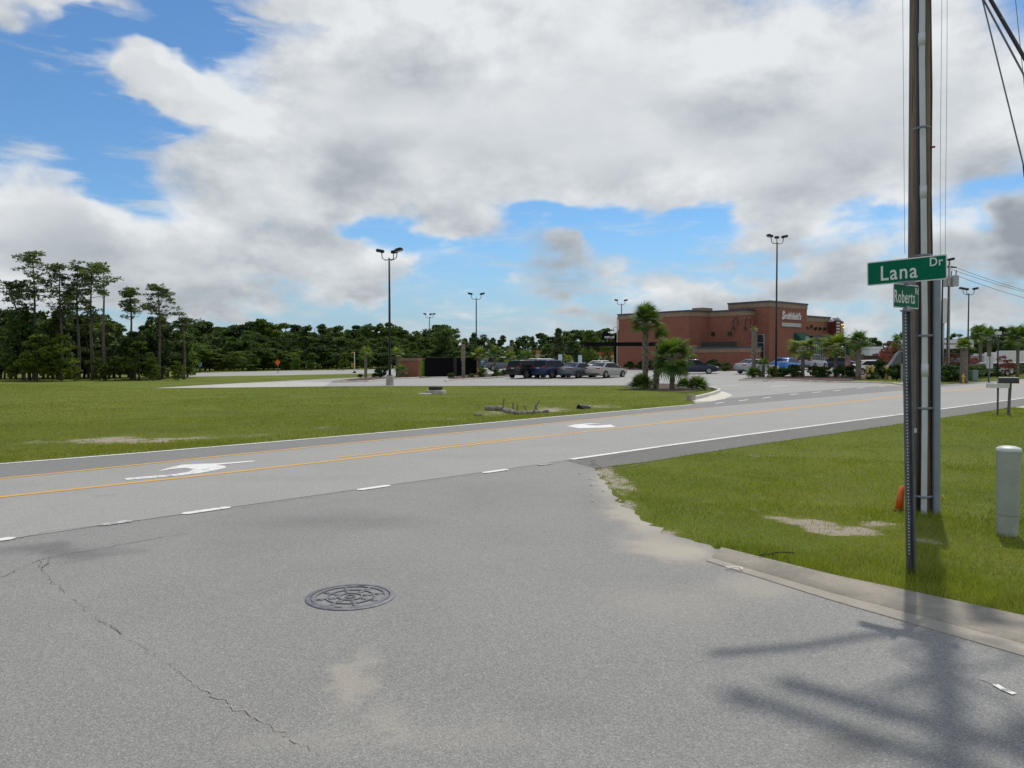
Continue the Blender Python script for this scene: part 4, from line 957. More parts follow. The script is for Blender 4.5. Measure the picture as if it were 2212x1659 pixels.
palm('bare-topped palm trunk in front of the dumpster gate', 1001, 77, 744, 9, 5, FRU, seed=7, rt=.155, boots=.5, e=(1.5, 1.2))
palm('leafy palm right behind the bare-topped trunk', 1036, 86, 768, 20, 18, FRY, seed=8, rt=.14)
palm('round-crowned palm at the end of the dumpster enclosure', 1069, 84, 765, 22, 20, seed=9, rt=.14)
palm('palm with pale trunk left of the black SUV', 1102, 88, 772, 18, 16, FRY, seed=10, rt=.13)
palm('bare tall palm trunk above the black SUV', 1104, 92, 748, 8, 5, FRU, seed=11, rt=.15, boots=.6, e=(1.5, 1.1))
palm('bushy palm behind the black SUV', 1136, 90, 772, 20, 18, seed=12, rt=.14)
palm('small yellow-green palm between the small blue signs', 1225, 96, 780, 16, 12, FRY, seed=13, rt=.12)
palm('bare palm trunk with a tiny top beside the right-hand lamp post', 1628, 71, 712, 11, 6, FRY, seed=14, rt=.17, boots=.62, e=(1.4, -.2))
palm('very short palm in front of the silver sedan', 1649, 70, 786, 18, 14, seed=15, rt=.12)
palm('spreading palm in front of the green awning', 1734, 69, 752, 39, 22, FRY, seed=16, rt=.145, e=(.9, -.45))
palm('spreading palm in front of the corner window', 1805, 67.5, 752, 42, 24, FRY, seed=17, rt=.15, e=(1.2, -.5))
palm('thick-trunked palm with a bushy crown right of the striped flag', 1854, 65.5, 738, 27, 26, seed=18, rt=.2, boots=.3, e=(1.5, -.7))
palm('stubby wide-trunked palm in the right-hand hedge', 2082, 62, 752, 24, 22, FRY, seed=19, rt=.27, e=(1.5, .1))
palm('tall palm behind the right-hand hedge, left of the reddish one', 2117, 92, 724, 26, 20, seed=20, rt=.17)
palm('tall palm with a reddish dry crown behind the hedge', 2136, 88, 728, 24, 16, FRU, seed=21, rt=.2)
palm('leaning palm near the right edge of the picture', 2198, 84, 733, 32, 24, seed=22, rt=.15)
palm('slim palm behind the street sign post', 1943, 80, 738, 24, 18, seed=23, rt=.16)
# --- shrubs
for px, d, h, w, lab, y_ in ((823, 79, 1.15, 1.1, 'bushy grass clump left of the big lamp post', 0), (886, 82, 1.5, .7, 'ragged shrub against the dumpster brick wall', 0), (778, 78, .4, 1.2, 'tiny shrub at the tip of the left mulch bed', 0), (808, 79, .5, 1.2, 'small low shrub in the left mulch bed', 1),
        (974, 76, .55, 1.3, 'yellow-green low shrub at the tip of the bed by the dumpster', 1), (1018, 78, .5, 1.2, 'low shrub at the foot of the bare palm trunk', 0), (1040, 79, 1.0, 1., 'shrub with pale flower heads before the dumpster gate', 1), (1072, 80, .8, 1.2, 'blue-green low shrub at the end of the dumpster enclosure', 0), (1090, 80.5, .7, 1.2, 'second blue-green low shrub beside the black SUV', 0),
        (1668, 69, 1.0, .9, 'thin shrub left of the right-hand lamp footing', 1), (1692, 69, .9, 1.2, 'loose shrub right of the lamp footing', 0), (1713, 69, 1.2, 1.1, 'dense dark shrub left of the awning palm', 0), (1764, 68, 1.0, 1.2, 'rounded shrub right of the awning palm', 0), (1783, 68, .95, 1.2, 'rounded shrub with orange flowers below the corner window', 1), (1820, 67, 1.0, 1.3, 'clipped dark shrub right of the corner-window palm', 0), (1836, 67, 1.1, 1.2, 'clipped dark shrub left of the thick-trunked palm', 0),
        (1886, 64.6, .6, 1.7, 'clipped round shrub in front of the yellow bollards', 0), (1898, 66.6, 1.6, .8, 'tall loose shrub between the yellow bollards', 0), (1938, 65, 1.3, 1.2, 'dark shrub at the foot of the grey monument', 0), (1950, 64.5, 1.1, 1.3, 'second dark shrub right of the grey monument', 0)):
    x, y = atd(px, d); bush(lab, (x, y, gz(x, y)+.03), h, w, me=BUY if y_ else None)
palmetto('palmetto bush at the foot of the bare palm trunk by the lamp', 1630, 70, 24, 22, seed=30)
for i in range(22):
    px = 2046+i*8.2; d = 63.5+i*1.9; x, y = atd(px, d); bush('clipped green hedge shrub in the long row along the right-hand verge', (x, y, gz(x, y)+.03), 1.15*random.uniform(.9, 1.15), 1.5, 'hedge along the right verge', name='hedge_shrub')
for i in range(9):
    f = i/8; x = 21.3+(24.5-21.3)*0+f*4.2; q = Vector((16.2, 98.2))+Vector((.65, -.76))*(f*14-1.2)+Vector((-.76, -.65))*1.2
    bush('dark foundation shrub along the brick side wall of the restaurant', (q.x, q.y, gz(q.x, q.y)), random.uniform(.9, 1.5), 1.2, 'foundation shrubs of the restaurant', name='foundation_shrub')
RM = Tree(crown_mesh('flowering_crown', 4, 1.2, 1.3, 16, 70, .10, 301, M_RED, 'round', .36), trunk_mesh(3.4, .06, 41, M_BARK, 6, .25), 4)
for px, d, top, lab in ((1925, 86, 738, 'red-flowering crape myrtle left of the street sign'), (1940, 92, 742, 'second red crape myrtle behind the grey monument'), (1905, 90, 757, 'low reddish crape myrtle near the white truck'), (2058, 84, 762, 'dark red crape myrtle right of the utility pole'), (2105, 82, 772, 'pinkish crape myrtle beside the stubby palm'), (2166, 84, 768, 'red crape myrtle in front of the grey building'), (2180, 86, 776, 'low red crape myrtle near the white van')):
    x, y = atd(px, d); z0 = gz(x, y); RM.put('crape_myrtle', lab, (x, y, z0), hpx(top, d)-z0)
# ================================================================== cars
M_GLASS = mat('car_glass', (.006, .008, .010), .18, spec=.18)
M_TYRE = mat('tyre_rubber', (.013, .013, .013), .85)
M_RIM = mat('alloy_rim', (.42, .43, .45), .3, metal=.8)
M_TRIM = mat('dark_trim', (.015, .015, .016), .5)
M_TAIL = mat('tail_lamp_red', (.28, .008, .010), .2, coat=.5)
M_HEAD = mat('head_lamp_clear', (.55, .57, .60), .12)
M_PLATE = mat('license_plate', (.55, .56, .58), .5)
def carpaint(name, col, metal=.35): return mat('paint_'+name, col, .35, metal=metal, coat=.35, spec=.4)
SED = dict(L=4.75, H=1.45, st=[(-2.37, .70, .44, .80), (-2.31, .82, .30, .97), (-2.05, .885, .24, 1.03), (-1.45, .91, .19, 1.03), (-.6, .915, .18, .96), (.6, .915, .18, .94), (1.2, .905, .19, .93), (1.85, .88, .21, .84), (2.2, .84, .25, .74), (2.36, .68, .33, .60)],
           xb=(-1.80, 1.28), xt=(-.82, .30), hw=(.82, .61), zb=.93, zt=1.43, wb=(-1.36, 1.40), rw=.325, lt=.86)
SUV = dict(L=4.65, H=1.72, st=[(-2.32, .74, .50, .90), (-2.27, .86, .36, 1.06), (-2.0, .91, .31, 1.12), (-1.4, .93, .27, 1.10), (-.5, .935, .26, 1.06), (.6, .935, .26, 1.05), (1.15, .925, .27, 1.05), (1.8, .90, .29, .98), (2.15, .87, .33, .88), (2.32, .72, .42, .72)],
           xb=(-2.22, 1.22), xt=(-1.92, .38), hw=(.85, .66), zb=1.03, zt=1.70, wb=(-1.32, 1.36), rw=.36, lt=1.03)
def car(label, px, d, az, spec, paint, name='parked_car', cat='car', roof=None, plate=True, group='cars at the restaurant', z_off=0., sc=1.):
    x, y = atd(px, d); t = thing(name, label, cat, (x, y, gz(x, y)+.006+z_off), math.pi/2-R(az), group); t.scale = (sc,)*3
    rings = []
    for sx, hw, zb, zt in spec['st']:
        h = zt-zb; half = [(hw*.80, zb), (hw*.96, zb+.08), (hw, zb+.45*h), (hw*.985, zb+.72*h), (hw*.91, zt-.025), (hw*.6, zt+.012), (.0, zt+.02)]
        rings.append([(sx, yy, zz) for yy, zz in half]+[(sx, -yy, zz) for yy, zz in half[-2::-1]])
    body = obj('body', MB().loft(rings), paint, t, sharp=48)
    (xr, xf), (tr, tf), (hb, ht), zb, zt = spec['xb'], spec['xt'], spec['hw'], spec['zb'], spec['zt']
    def fr(e, zz0, zz1, tp=1.):
        f = (zz0-zb)/(zt-zb); g = (zz1-zb)/(zt-zb); lerp = lambda a, b, s: a+(b-a)*s
        r = []
        for s in (f, g):
            x0, x1, hh = lerp(xr, tr, s)-e, lerp(xf, tf, s)+e, lerp(hb, ht, s)+e
            zc = lerp(zb, zt, s); r.append([(x0, -hh*.93, zc), (x0+.06, -hh, zc), (x1-.08, -hh, zc), (x1, -hh*.9, zc), (x1, hh*.9, zc), (x1-.08, hh, zc), (x0+.06, hh, zc), (x0, hh*.93, zc)])
        return r
    obj('windows', MB().loft(fr(0, zb-.04, zt-.04)), M_GLASS, t, sharp=30)
    a = fr(.012, zt-.065, zt-.03); b = fr(.0, zt-.03, zt+.0)
    top = [[(q[0]*1., q[1]*.97, zt-.005) for q in a[1]], [(q[0]*.93+.02, q[1]*.86, zt+.02) for q in a[1]]]
    rf = obj('roof', MB().loft([a[0], a[1]]+top), roof or paint, t, sharp=40)
    lw = lambda s, xx0, xx1, hh0, hh1: ((xx0+(xx1-xx0)*s), hh0+(hh1-hh0)*s, zb+(zt-zb)*s)
    for s in (-1, 1):
        mb = MB(); mb.tube([(xf-.02, s*hb*.93, zb-.03), (tf-.0, s*ht*.95, zt-.03)], .038, 6); obj('pillar', mb, paint, t)
        mb = MB(); mb.tube([(xr+.10, s*hb*.96, zb-.03), (tr+.03, s*ht*.97, zt-.03)], [.085, .055], 6); obj('pillar', mb, paint, t)
        xm = (xr+xf)/2-.1; mb = MB(); mb.tube([(xm-.02, s*hb*.985, zb-.03), (xm-.10, s*ht*.985, zt-.03)], .03, 6); obj('pillar', mb, M_TRIM, t)
        mb = MB(); mb.box((xf-.42, s*(hb+.16), zb+.06), (.14, .16, .12)); obj('mirror', mb, paint, t, bevel=.03)
        xe = spec['st'][0][0]; mb = MB(); mb.box((xe+.10, s*.64, spec['lt']), (.16, .36, .16 if spec is SED else .22), s*-.12); obj('tail_light', mb, M_TAIL, t, bevel=.03)
        xe = spec['st'][-1][0]; mb = MB(); mb.box((xe-.17, s*.62, spec['st'][-1][3]+.10), (.30, .34, .13), s*-.35, M=Matrix.Rotation(.25, 3, 'Y')); obj('head_light', mb, M_HEAD, t, bevel=.03)
        for wx in spec['wb']:
            hw = .92 if spec is SED else .945
            mb = MB(); mb.lathe([(spec['rw']+.055, -.02), (spec['rw']+.055, .012), (spec['rw']*.3, .012)], 22, cap=False); mb.v = [(p_[0]+wx, s*(hw-.012+p_[2]*.6), max(p_[1], -.16)+spec['rw']) for p_ in mb.v]; obj('wheel_arch', mb, M_TRIM, t)
            mb = MB(); r = spec['rw']; mb.lathe([(r*.62, .0), (r*.66, .022), (r*.93, .022), (r, .0), (r, -.19), (r*.6, -.19)], 22, cap=False); mb.v = [(p_[0]+wx, s*(hw+.002+p_[2]), p_[1]+r) for p_ in mb.v]; w = obj('wheel', mb, M_TYRE, t, sharp=40)
            mb = MB(); mb.lathe([(r*.66, .0), (r*.64, .012), (r*.5, -.01), (.06, .004), (.01, .012)], 20, cap=False); mb.v = [(p_[0]+wx, s*(hw+.006+p_[2]), p_[1]+r) for p_ in mb.v]; obj('rim', mb, M_RIM, w, sharp=40)
            mb = MB()
            for k in range(5):
                an = k*1.2566+.3; mb.box((wx+math.cos(an)*r*.40, s*(hw+.0), r+math.sin(an)*r*.40), (.05, .03, .13), 0, M=Matrix.Rotation(math.pi/2-an, 3, 'Y'))
            obj('rim_gap', mb, M_TRIM, w)
    xe = spec['st'][0][0]
    if plate: mb = MB(); mb.box((xe-.008+.02, 0, spec['lt']-.06 if spec is SED else .92), (.02, .32, .16)); obj('license_plate', mb, M_PLATE, t)
    mb = MB(); mb.box((xe+.09, 0, spec['st'][1][2]+.08), (.20, 1.50, .14)); obj('rear_bumper', mb, M_TRIM, t, bevel=.03)
    xe = spec['st'][-1][0]; mb = MB(); mb.box((xe-.03, 0, .50), (.10, 1.0, .16)); obj('grille', mb, M_TRIM, t, bevel=.02)
    return t
pb = carpaint('black', (.004, .004, .006), 0.); pdb = carpaint('deep_blue', (.010, .022, .085)); pgr = carpaint('grey_blue', (.105, .125, .15)); psi = carpaint('warm_silver', (.36, .35, .32)); pnv = carpaint('navy', (.008, .016, .045)); ps2 = carpaint('silver', (.33, .34, .36)); pbl = carpaint('bright_blue', (.015, .17, .50), .2); pwh = carpaint('white', (.66, .66, .65), 0.); pma = carpaint('maroon', (.10, .012, .025)); ptl = carpaint('teal', (.04, .16, .18))
car('black SUV parked at the left end of the front row', 1140, 77, 40, SUV, pb, 'parked_suv', 'suv')
car('dark blue SUV parked second from left in the front row', 1194, 76.5, 40, SUV, pdb, 'parked_suv', 'suv')
car('grey-blue sedan parked between the dark blue SUV and the warm silver sedan', 1250, 76, 40, SED, pgr)
car('warm silver sedan parked at the right end of the front row', 1310, 75.5, 42, SED, psi)
car('white sedan mostly hidden behind the warm silver sedan', 1300, 84, 40, SED, pwh)
car('white SUV with only its roof showing behind the dark blue SUV', 1176, 85, 40, SUV, pwh, 'parked_suv', 'suv')
car('navy sedan seen side-on beside the brick wall', 1500, 81.5, 101, SED, pnv)
car('silver sedan behind the bare palm trunk and lamp post', 1634, 79.5, 62, SED, ps2)
car('bright blue sedan in the drive-through lane', 1699, 84.5, 42, SED, pbl)
car('silver crossover by the restaurant door', 1754, 89, 44, SUV, ps2, 'parked_suv', 'suv')
car('dark blue car end showing right of the corner window', 1814, 95, 120, SED, pnv)
car('grey pickup-like SUV far behind the black SUV', 1086, 101, 80, SUV, pgr, 'parked_suv', 'suv', plate=False)
car('teal and white car parked far behind the dumpster enclosure', 1060, 108, 35, SED, ptl, plate=False)
car('white car with only its roof above the shrub by the yellow bollards', 1884, 76, 90, SED, pwh, group='cars at the right')
car('maroon car behind the hedge right of the utility pole', 2052, 86, 75, SED, pma, group='cars at the right')
car('white car half hidden by the hedge in the right-hand lot', 2138, 88, 80, SED, pwh, group='cars at the right')
car('white car at the right edge of the picture', 2206, 104, 85, SED, pwh, group='cars at the right')
# vans far right
def van(label, px, d, az, L, H, paint):
    x, y = atd(px, d); t = thing('box_truck', label, 'truck', (x, y, gz(x, y)), math.pi/2-R(az), 'cars at the right')
    mb = MB(); mb.box((-.6, 0, .6+H/2-.2), (L-1.6, 2.1, H-.6)); obj('cargo_box', mb, paint, t, bevel=.05)
    mb = MB(); mb.loft([[(xx, -.95, .5), (xx, .95, .5), (xx, .9, zz), (xx, -.9, zz)] for xx, zz in ((L/2-1.4, 2.1), (L/2-.9, 2.0), (L/2-.3, 1.2), (L/2, 1.1))]); obj('cab', mb, paint, t, bevel=.04)
    mb = MB(); mb.loft([[(xx, -.96, 1.25), (xx, .96, 1.25), (xx, .91, zz), (xx, -.91, zz)] for xx, zz in ((L/2-1.25, 1.95), (L/2-.85, 1.9))]); obj('side_window', mb, M_GLASS, t)
    for wx in (-L/2+1, L/2-.7):
        for s in (-1, 1): mb = MB(); mb.lathe([(.01, 0), (.38, 0), (.38, .25), (.01, .25)], 16); mb.v = [(a+wx, s*(1.08)-c_*s, b+.38) for a, b, c_ in mb.v]; obj('wheel', mb, M_TYRE, t)
van('white box truck with a dark emblem at the far right', 2196, 118, 85, 5.5, 2.9, pwh)
van('white van partly hidden beside the white box truck', 2166, 122, 85, 5.0, 2.6, pwh)
# ================================================================== restaurant
def brick(name, col, mort=(.30, .27, .24)):
    m = bpy.data.materials.new(name); m.use_nodes = True; T = NT(m.node_tree); b = m.node_tree.nodes['Principled BSDF']
    tc = T.new('ShaderNodeTexCoord').outputs['Object']; sp_ = T.new('ShaderNodeSeparateXYZ'); T.put(sp_.inputs[0], tc)
    fine = T.noise(T.v('MULTIPLY', tc, (3, 3, 11)), 1., 3, .7); base_c = T.mix(T.mr(fine, .3, .7), tuple(q*.80 for q in col), tuple(q*1.14 for q in col))
    n = T.noise(tc, .7, 4, .6); c = T.mix(T.mr(n, .3, .7, 0., .30), base_c, tuple(q*.62 for q in col))
    n2 = T.noise(T.v('MULTIPLY', tc, (1.2, 1.2, .25)), 1., 4, .6); c = T.mix(T.mr(n2, .45, .75, 0., .22), c, tuple(q*1.25 for q in col))
    T.put(b.inputs['Base Color'], c); b.inputs['Roughness'].default_value = .9; b.inputs['Specular IOR Level'].default_value = .2
    return m
M_BRICK = brick('red_brick', (.265, .112, .078)); M_BRICK2 = brick('brown_brick', (.30, .140, .083)); M_BAND = mat('tan_cornice', (.26, .185, .125), .9, var=.12, scale=1.5); M_COPE = mat('blue_grey_coping', (.035, .055, .085), .5)
M_ROOFM = mat('roof_membrane', (.35, .35, .34), .9)
K = 1.12
Pn = [Vector((x*K, y*K)) for x, y in ((12.2, 91.5), (18.6, 84.), (21.1, 85.7), (24.2, 82.5), (25.4, 83.5), (26.5, 82.2), (32.15, 87.0), (36.3, 90.6))]
e1, e2 = Vector((.650, -.760)), Vector((.760, .650))
O = Pn[5]; ZG = .35
rest = thing('restaurant', 'red brick restaurant with a taller sign tower and green awning', 'restaurant', (O.x, O.y, ZG))
def Lc(p): return (p.x-O.x, p.y-O.y)
def offs(poly, e):
    c = sum((Vector(q) for q in poly), Vector((0, 0)))/len(poly); n = len(poly); out = []
    a = sum(poly[i][0]*poly[(i+1) % n][1]-poly[(i+1) % n][0]*poly[i][1] for i in range(n)); sg = 1 if a > 0 else -1
    for i in range(n):
        p0, p1, p2 = (Vector(poly[(i+k) % n]) for k in (-1, 0, 1))
        d0, d1 = (p1-p0).normalized(), (p2-p1).normalized(); n0, n1 = Vector((d0.y, -d0.x))*sg, Vector((d1.y, -d1.x))*sg
        b = (n0+n1); b = b/max(.3, b.dot(n0)) if b.length > 1e-6 else n0; q = p1+b*e; out.append((q.x, q.y))
    return out
def block(poly, ztop, m, band=.55, zb=0.):
    poly = [Lc(p) for p in poly]; zt = ztop-ZG
    w = obj('wall', MB().prism(poly, zb, zt-.45), m, rest)
    obj('cornice', MB().prism(offs(poly, .05), zt-.45-band+.35, zt-.12), M_BAND, w)
    obj('coping', MB().prism(offs(poly, .12), zt-.118, zt+.06), M_COPE, w)
    return w
Zm, Zt, Zw = 7.67, 8.64, 7.25
main_w = block([Pn[0], Pn[1], Pn[2], Pn[3], Pn[3]+e2*13, Pn[0]+e2*16.3], Zm, M_BRICK)
tower_w = block([Pn[5], Pn[6], Pn[6]-e1*5.5, Pn[5]-e1*5.5], Zt, M_BRICK)
P6b = Pn[6]-e1*.25; P7b = Pn[7]-e1*.25
wing_w = block([P6b-e2*.4, P7b, P7b-e1*9, P6b-e2*.4-e1*9], Zw, M_BRICK2)
# roof hatch
hp = Pn[2]+e2*1.5-e1*2; obj('roof_unit', MB().box((*Lc(hp), Zm-ZG+.2), (2., 1.6, .7), math.atan2(e2.y, e2.x)), M_BAND, rest)
# low screen wall in front of the side
q0 = Pn[1]+e1*.7; q1 = Pn[1]+e1*8.2; sw = [q0, q1, q1+e2*2.2, q1+e2*2.2-e1*.3, q1-e1*.3+e2*.3, q0+e2*.3]
block(sw, 3.28, M_BRICK, .5)
# equipment and fittings on the side wall
M_DKBR = mat('dark_bronze', (.018, .014, .012), .5)
def onside(base, s, out, z): q = base+e1*s-e2*out; return (*Lc(q), z-ZG)
rz1, rz2 = math.atan2(e1.y, e1.x), math.atan2(e2.y, e2.x)
obj('equipment_louvre', MB().box(onside(Pn[1], 3.4, -1.2, 3.62), (4.6, .5, .62), rz1), M_DKBR, rest, bevel=.03)
for s in (1.6, 3.9): obj('wall_vent', MB().box(onside(Pn[2], s-.9, .05, 4.95), (.42, .12, .42), rz1), M_DKBR, rest)
def lantern(base, s, z):
    mb = MB(); o = Vector(onside(base, s, .18, z)); u = Vector((e1.x, e1.y, 0))
    pts = [o+u*(.34*math.cos(a))+Vector((0, 0, .62*math.sin(a)+.1)) for a in np.linspace(-.5, 3.64, 14)]
    mb.tube(pts, .055, 6); mb.lathe([(.05, .2), (.22, -.12), (.25, -.2), (.02, -.2)], 12, tuple(o+u*-.32+Vector((0, 0, -.42)))); obj('wall_lantern', mb, M_DKBR, rest)
lantern(Pn[2], 3.9, 6.0); lantern(Pn[3]-e2*.0, .35, 6.0)
obj('downspout', MB().tube([onside(Pn[0], -.10, .10, 7.4), onside(Pn[0], -.10, .10, .4)], .07, 6), mat('pale_metal', (.55, .53, .47), .5), rest)
# gooseneck lamp on the left corner
gb = Vector(onside(Pn[0], -.1, .1, 5.6)); u = -Vector((1, 0, 0)); pts = [gb, gb+Vector((-.05, 0, .35)), gb+Vector((-.3, 0, .5)), gb+Vector((-.5, 0, .35)), gb+Vector((-.52, 0, .05))]
gl = obj('gooseneck_lamp', MB().tube(pts, .03, 6), M_DKBR, rest); obj('lamp_shade', MB().lathe([(.05, .12), (.10, .05), (.36, -.10), (.02, -.08)], 14, tuple(pts[-1])), M_DKBR, gl)
# windows
M_SHOP = mat('shop_glass', (.030, .040, .045), .05, spec=.8); M_FRAME = mat('aluminium_frame', (.33, .40, .40), .4, metal=.3)
def window(face, w, h, z0, cols, rows, base, along, normal):
    """base: plan point of the lower left corner on the wall, along/normal: plan unit vectors"""
    rz = math.atan2(along.y, along.x); c_ = base+along*w/2
    o = bpy.data.objects.new('window', None); COL.objects.link(o); o.parent = rest; o.location = (*Lc(c_+normal*.02), z0-ZG); o.rotation_euler = (0, 0, rz)
    obj('glass', MB().box((0, .02, h/2), (w-.04, .03, h-.04)), M_SHOP, o)
    s = -1 if normal.dot(Vector((along.y, -along.x))) > 0 else 1
    for k in range(cols+1): obj('mullion', MB().box((-w/2+w*k/cols, s*.04, h/2), (.09 if k in (0, cols) else .07, .08, h)), M_FRAME, o)
    for k in range(rows+1): obj('transom', MB().box((0, s*.038, h*k/rows), (w, .072, .07)), M_FRAME, o)
    return o
window('tower side', .95, 2.9, 1.9, 1, 3, Pn[5]-e1*1.55, e1, -e2)
window('door', 2.3, 2.5, .9, 2, 2, Pn[6]-e2*2.75, e2, e1)
window('wing', 2.6, 3.5, .9, 5, 3, P6b+e2*2.1, e2, e1)
window('wing narrow', .9, 2.4, 1.2, 1, 2, P6b+e2*.65, e2, e1)
sill = MB(); sill.box((*Lc(P6b+e2*3.4+e1*.12), 1.28-ZG), (5.2, .22, .16), rz2); obj('sill_band', sill, M_BAND, rest)
base_ = MB(); base_.box((*Lc(P6b+e2*3.4+e1*.06), .72-ZG), (5.4, .12, .95), rz2); obj('brick_plinth', base_, M_BRICK, rest)
# green awning over the door
M_AWN = mat('green_awning_fabric', (.004, .075, .045), .75)
A0, A1 = Pn[6]-e2*2.9, Pn[6]-e2*.1; zt_, zb_, pr = 5.12-ZG, 3.95-ZG, 1.5
def a3(p, out, z): q = p+e1*out; return (*Lc(q), z)
mb = MB(); mb.add([a3(A0, .03, zt_), a3(A1, .03, zt_), a3(A1, pr, zb_), a3(A0, pr, zb_), a3(A0, pr, zb_-.22), a3(A1, pr, zb_-.22), a3(A0, .03, zb_-.0), a3(A1, .03, zb_)],
    [(0, 1, 2, 3), (3, 2, 5, 4), (0, 3, 6), (1, 7, 2)]); obj('awning', mb, M_AWN, rest)
# flat dark canopy along the wing
cm = P6b+e2*3.6+e1*.7; mb = MB(); mb.box((*Lc(cm), 4.50-ZG), (8.2, 1.4, .55), rz2); obj('flat_canopy', mb, mat('dark_canopy', (.022, .024, .028), .5), rest, bevel=.03)
for k, s in enumerate((.35, 1.45, 2.45, 3.5, 4.6)):
    mb = MB(); mb.box((*Lc(P6b+e2*s+e1*.10), (5.75 if k != 1 else 6.0)-ZG), (.26, .2, .36), rz2); mb.tube([(*Lc(P6b+e2*s+e1*.2), 5.9-ZG), (*Lc(P6b+e2*s+e1*.35), 5.6-ZG)], .06, 6); obj('wall_spotlight', mb, M_DKBR, rest)
# sign lettering on the tower
M_LET = mat('white_sign_letters', (.60, .56, .53), .5); M_LETR = mat('sign_red_edge', (.30, .03, .025), .5)
sg = bpy.data.objects.new('tower_sign', None); COL.objects.link(sg); sg.parent = rest
cS = Pn[5]+e2*4.65+e1*.10; sg.location = (*Lc(cS), 7.02-ZG); sg.rotation_euler = (R(90), 0, rz2)
me = text_mesh('Smithfield\u2019s', 1.0, .05, .28, .030, .92); lo = obj('lettering', me, M_LET, sg)
wdt = max(v.co.x for v in me.vertices)-min(v.co.x for v in me.vertices); lo.scale = (4.25/wdt, 1.12, 1)
ini = text_mesh('S', 1.6, .05, .22, .06); i_ = obj('lettering', ini, M_LET, sg); i_.scale = (.62, .86, 1); i_.location = (-1.92, .02, .004)
mb = MB(); mb.box((0, -1.02, 0), (4.35, .46, .12)); obj('sign_panel', mb, mat('pale_sign_panel', (.40, .42, .40), .5, var=.25, scale=7.), sg, bevel=.03)
# striped corner sign with lamps
cs = Pn[7]+e1*.55-e2*.15
s_ = bpy.data.objects.new('corner_sign', None); COL.objects.link(s_); s_.parent = rest; s_.location = (*Lc(cs), 4.75-ZG); s_.rotation_euler = (0, 0, rz2)
obj('sign_case', MB().box((.3, 0, 1.0), (1.9, 1.0, 2.0)), mat('dark_red_case', (.11, .015, .018), .5), s_, bevel=.04)
for k in range(5): obj('stripe', MB().box((-.25, -.51, .25+k*.38), (.85, .04, .14)), mat('white_stripe', (.6, .6, .6), .5), s_)
obj('gold_panel', MB().box((.82, -.51, 1.15), (.75, .04, 1.15)), mat('gold_panel', (.35, .23, .09), .5, var=.5, scale=6.), s_)
obj('rounded_top', MB().tube([(-.5, 0, 2.1), (.2, 0, 2.25), (1.2, 0, 2.0)], [.25, .36, .25], 12), mat('grey_metal_top', (.30, .33, .36), .4), s_, smooth=True)
for x, z in ((.62, 1.55), (.98, 1.62), (1.05, 1.2)): obj('bulb', MB().lathe([(.02, -.06), (.08, 0), (.02, .06)], 8, (x, -.55, z)), mat('warm_bulb', (1., .72, .30), .4, emit=1.5), s_, smooth=True)
obj('sign_arm', MB().tube([(-1.1, .1, 2.05), (-.3, 0, 2.0)], .2, 10), mat('pale_pipe', (.5, .5, .5), .5), s_)

# ================================================================== drive-through canopy and sign
D = 91.
bx0, bx1 = (1711.7-1500)/2333*D, 18.2
t = thing('drive_through_frame', 'black steel drive-through clearance beam with post beside the restaurant', 'clearance frame', (11.9, D, gz(11.9, D)))
M_BLK2 = mat('matt_black_steel', (.006, .006, .008), .8, spec=.1)
z0 = gz(11.9, D); zb = hpx(743.5, D)-z0
obj('beam', MB().box(((bx0+bx1)/2-11.9, 0, zb), (bx1-bx0, .35, .44), -.02), M_BLK2, t, bevel=.02)
obj('post', MB().box(((1802.5-1500)/2333*D-11.9, .05, (zb+1.1)/2), (.30, .30, zb+1.1)), M_BLK2, t, bevel=.02)
obj('cross_post', MB().box(((1925-1500)/2333*D-11.9, .05, zb/2), (.25, .25, zb)), M_BLK2, t, bevel=.02)
x0, x1 = (1762-1500)/2333*D-11.9, (1806-1500)/2333*D-11.9
poly = [(x0, 0), (x1, 0), (x1, .55), (x0+.9, .62), (x0+.62, .92), (x0+.3, .98), (x0+.05, .7)]
mb = MB(); mb.loft([[(x, y, z+zb+.52) for x, z in poly] for y in (-.1, .1)]); sp2 = obj('menu_sign', mb, M_BLK2, t)
me = text_mesh('menu pai', .50, .01, .15, .012); o = obj('lettering', me, M_LET, sp2); o.location = (x0+.88, -.12, zb+.52+.30); o.rotation_euler = (R(90), 0, 0); o.scale = (.62, 1, 1)
obj('lamp_arm', MB().tube([(x0+.7, -.1, zb+.48), (x0+.55, -.35, zb+.36)], .03, 6), M_LET, t)

# ================================================================== dumpster enclosure and dumpster
E0 = Vector((-9.25, 80.)); ea = Vector((.63, .777)); eb = Vector((-.777, .63))
t = thing('dumpster_enclosure', 'brick dumpster enclosure with tall black gates', 'enclosure', (E0.x, E0.y, gz(*E0)))
ra = math.atan2(ea.y, ea.x); TOP = 2.12
def le(a, b): q = ea*a+eb*b; return (q.x, q.y)
mb = MB(); mb.prism([le(-.15, 0), le(.15, 0), le(.15, 3.2), le(-.15, 3.2)], 0, TOP-.1); wl = obj('side_wall', mb, M_BRICK2, t)
mb = MB(); mb.prism([le(-.2, -.05), le(.2, -.05), le(.2, 3.25), le(-.2, 3.25)], TOP-.40, TOP-.098); obj('band', mb, M_BAND, wl)
mb = MB(); mb.prism([le(-.22, -.07), le(.22, -.07), le(.22, 3.27), le(-.22, 3.27)], TOP-.096, TOP); obj('cap', mb, M_DKBR, wl)
mb = MB(); mb.prism([le(.16, 3.0), le(8.9, 3.0), le(8.9, 3.25), le(.16, 3.25)], 0, TOP-.1); obj('back_wall', mb, M_BRICK2, t)
mb = MB(); mb.prism([le(8.6, .1), le(8.9, .1), le(8.9, 2.99), le(8.6, 2.99)], 0, TOP-.1); obj('side_wall', mb, M_BRICK2, t)
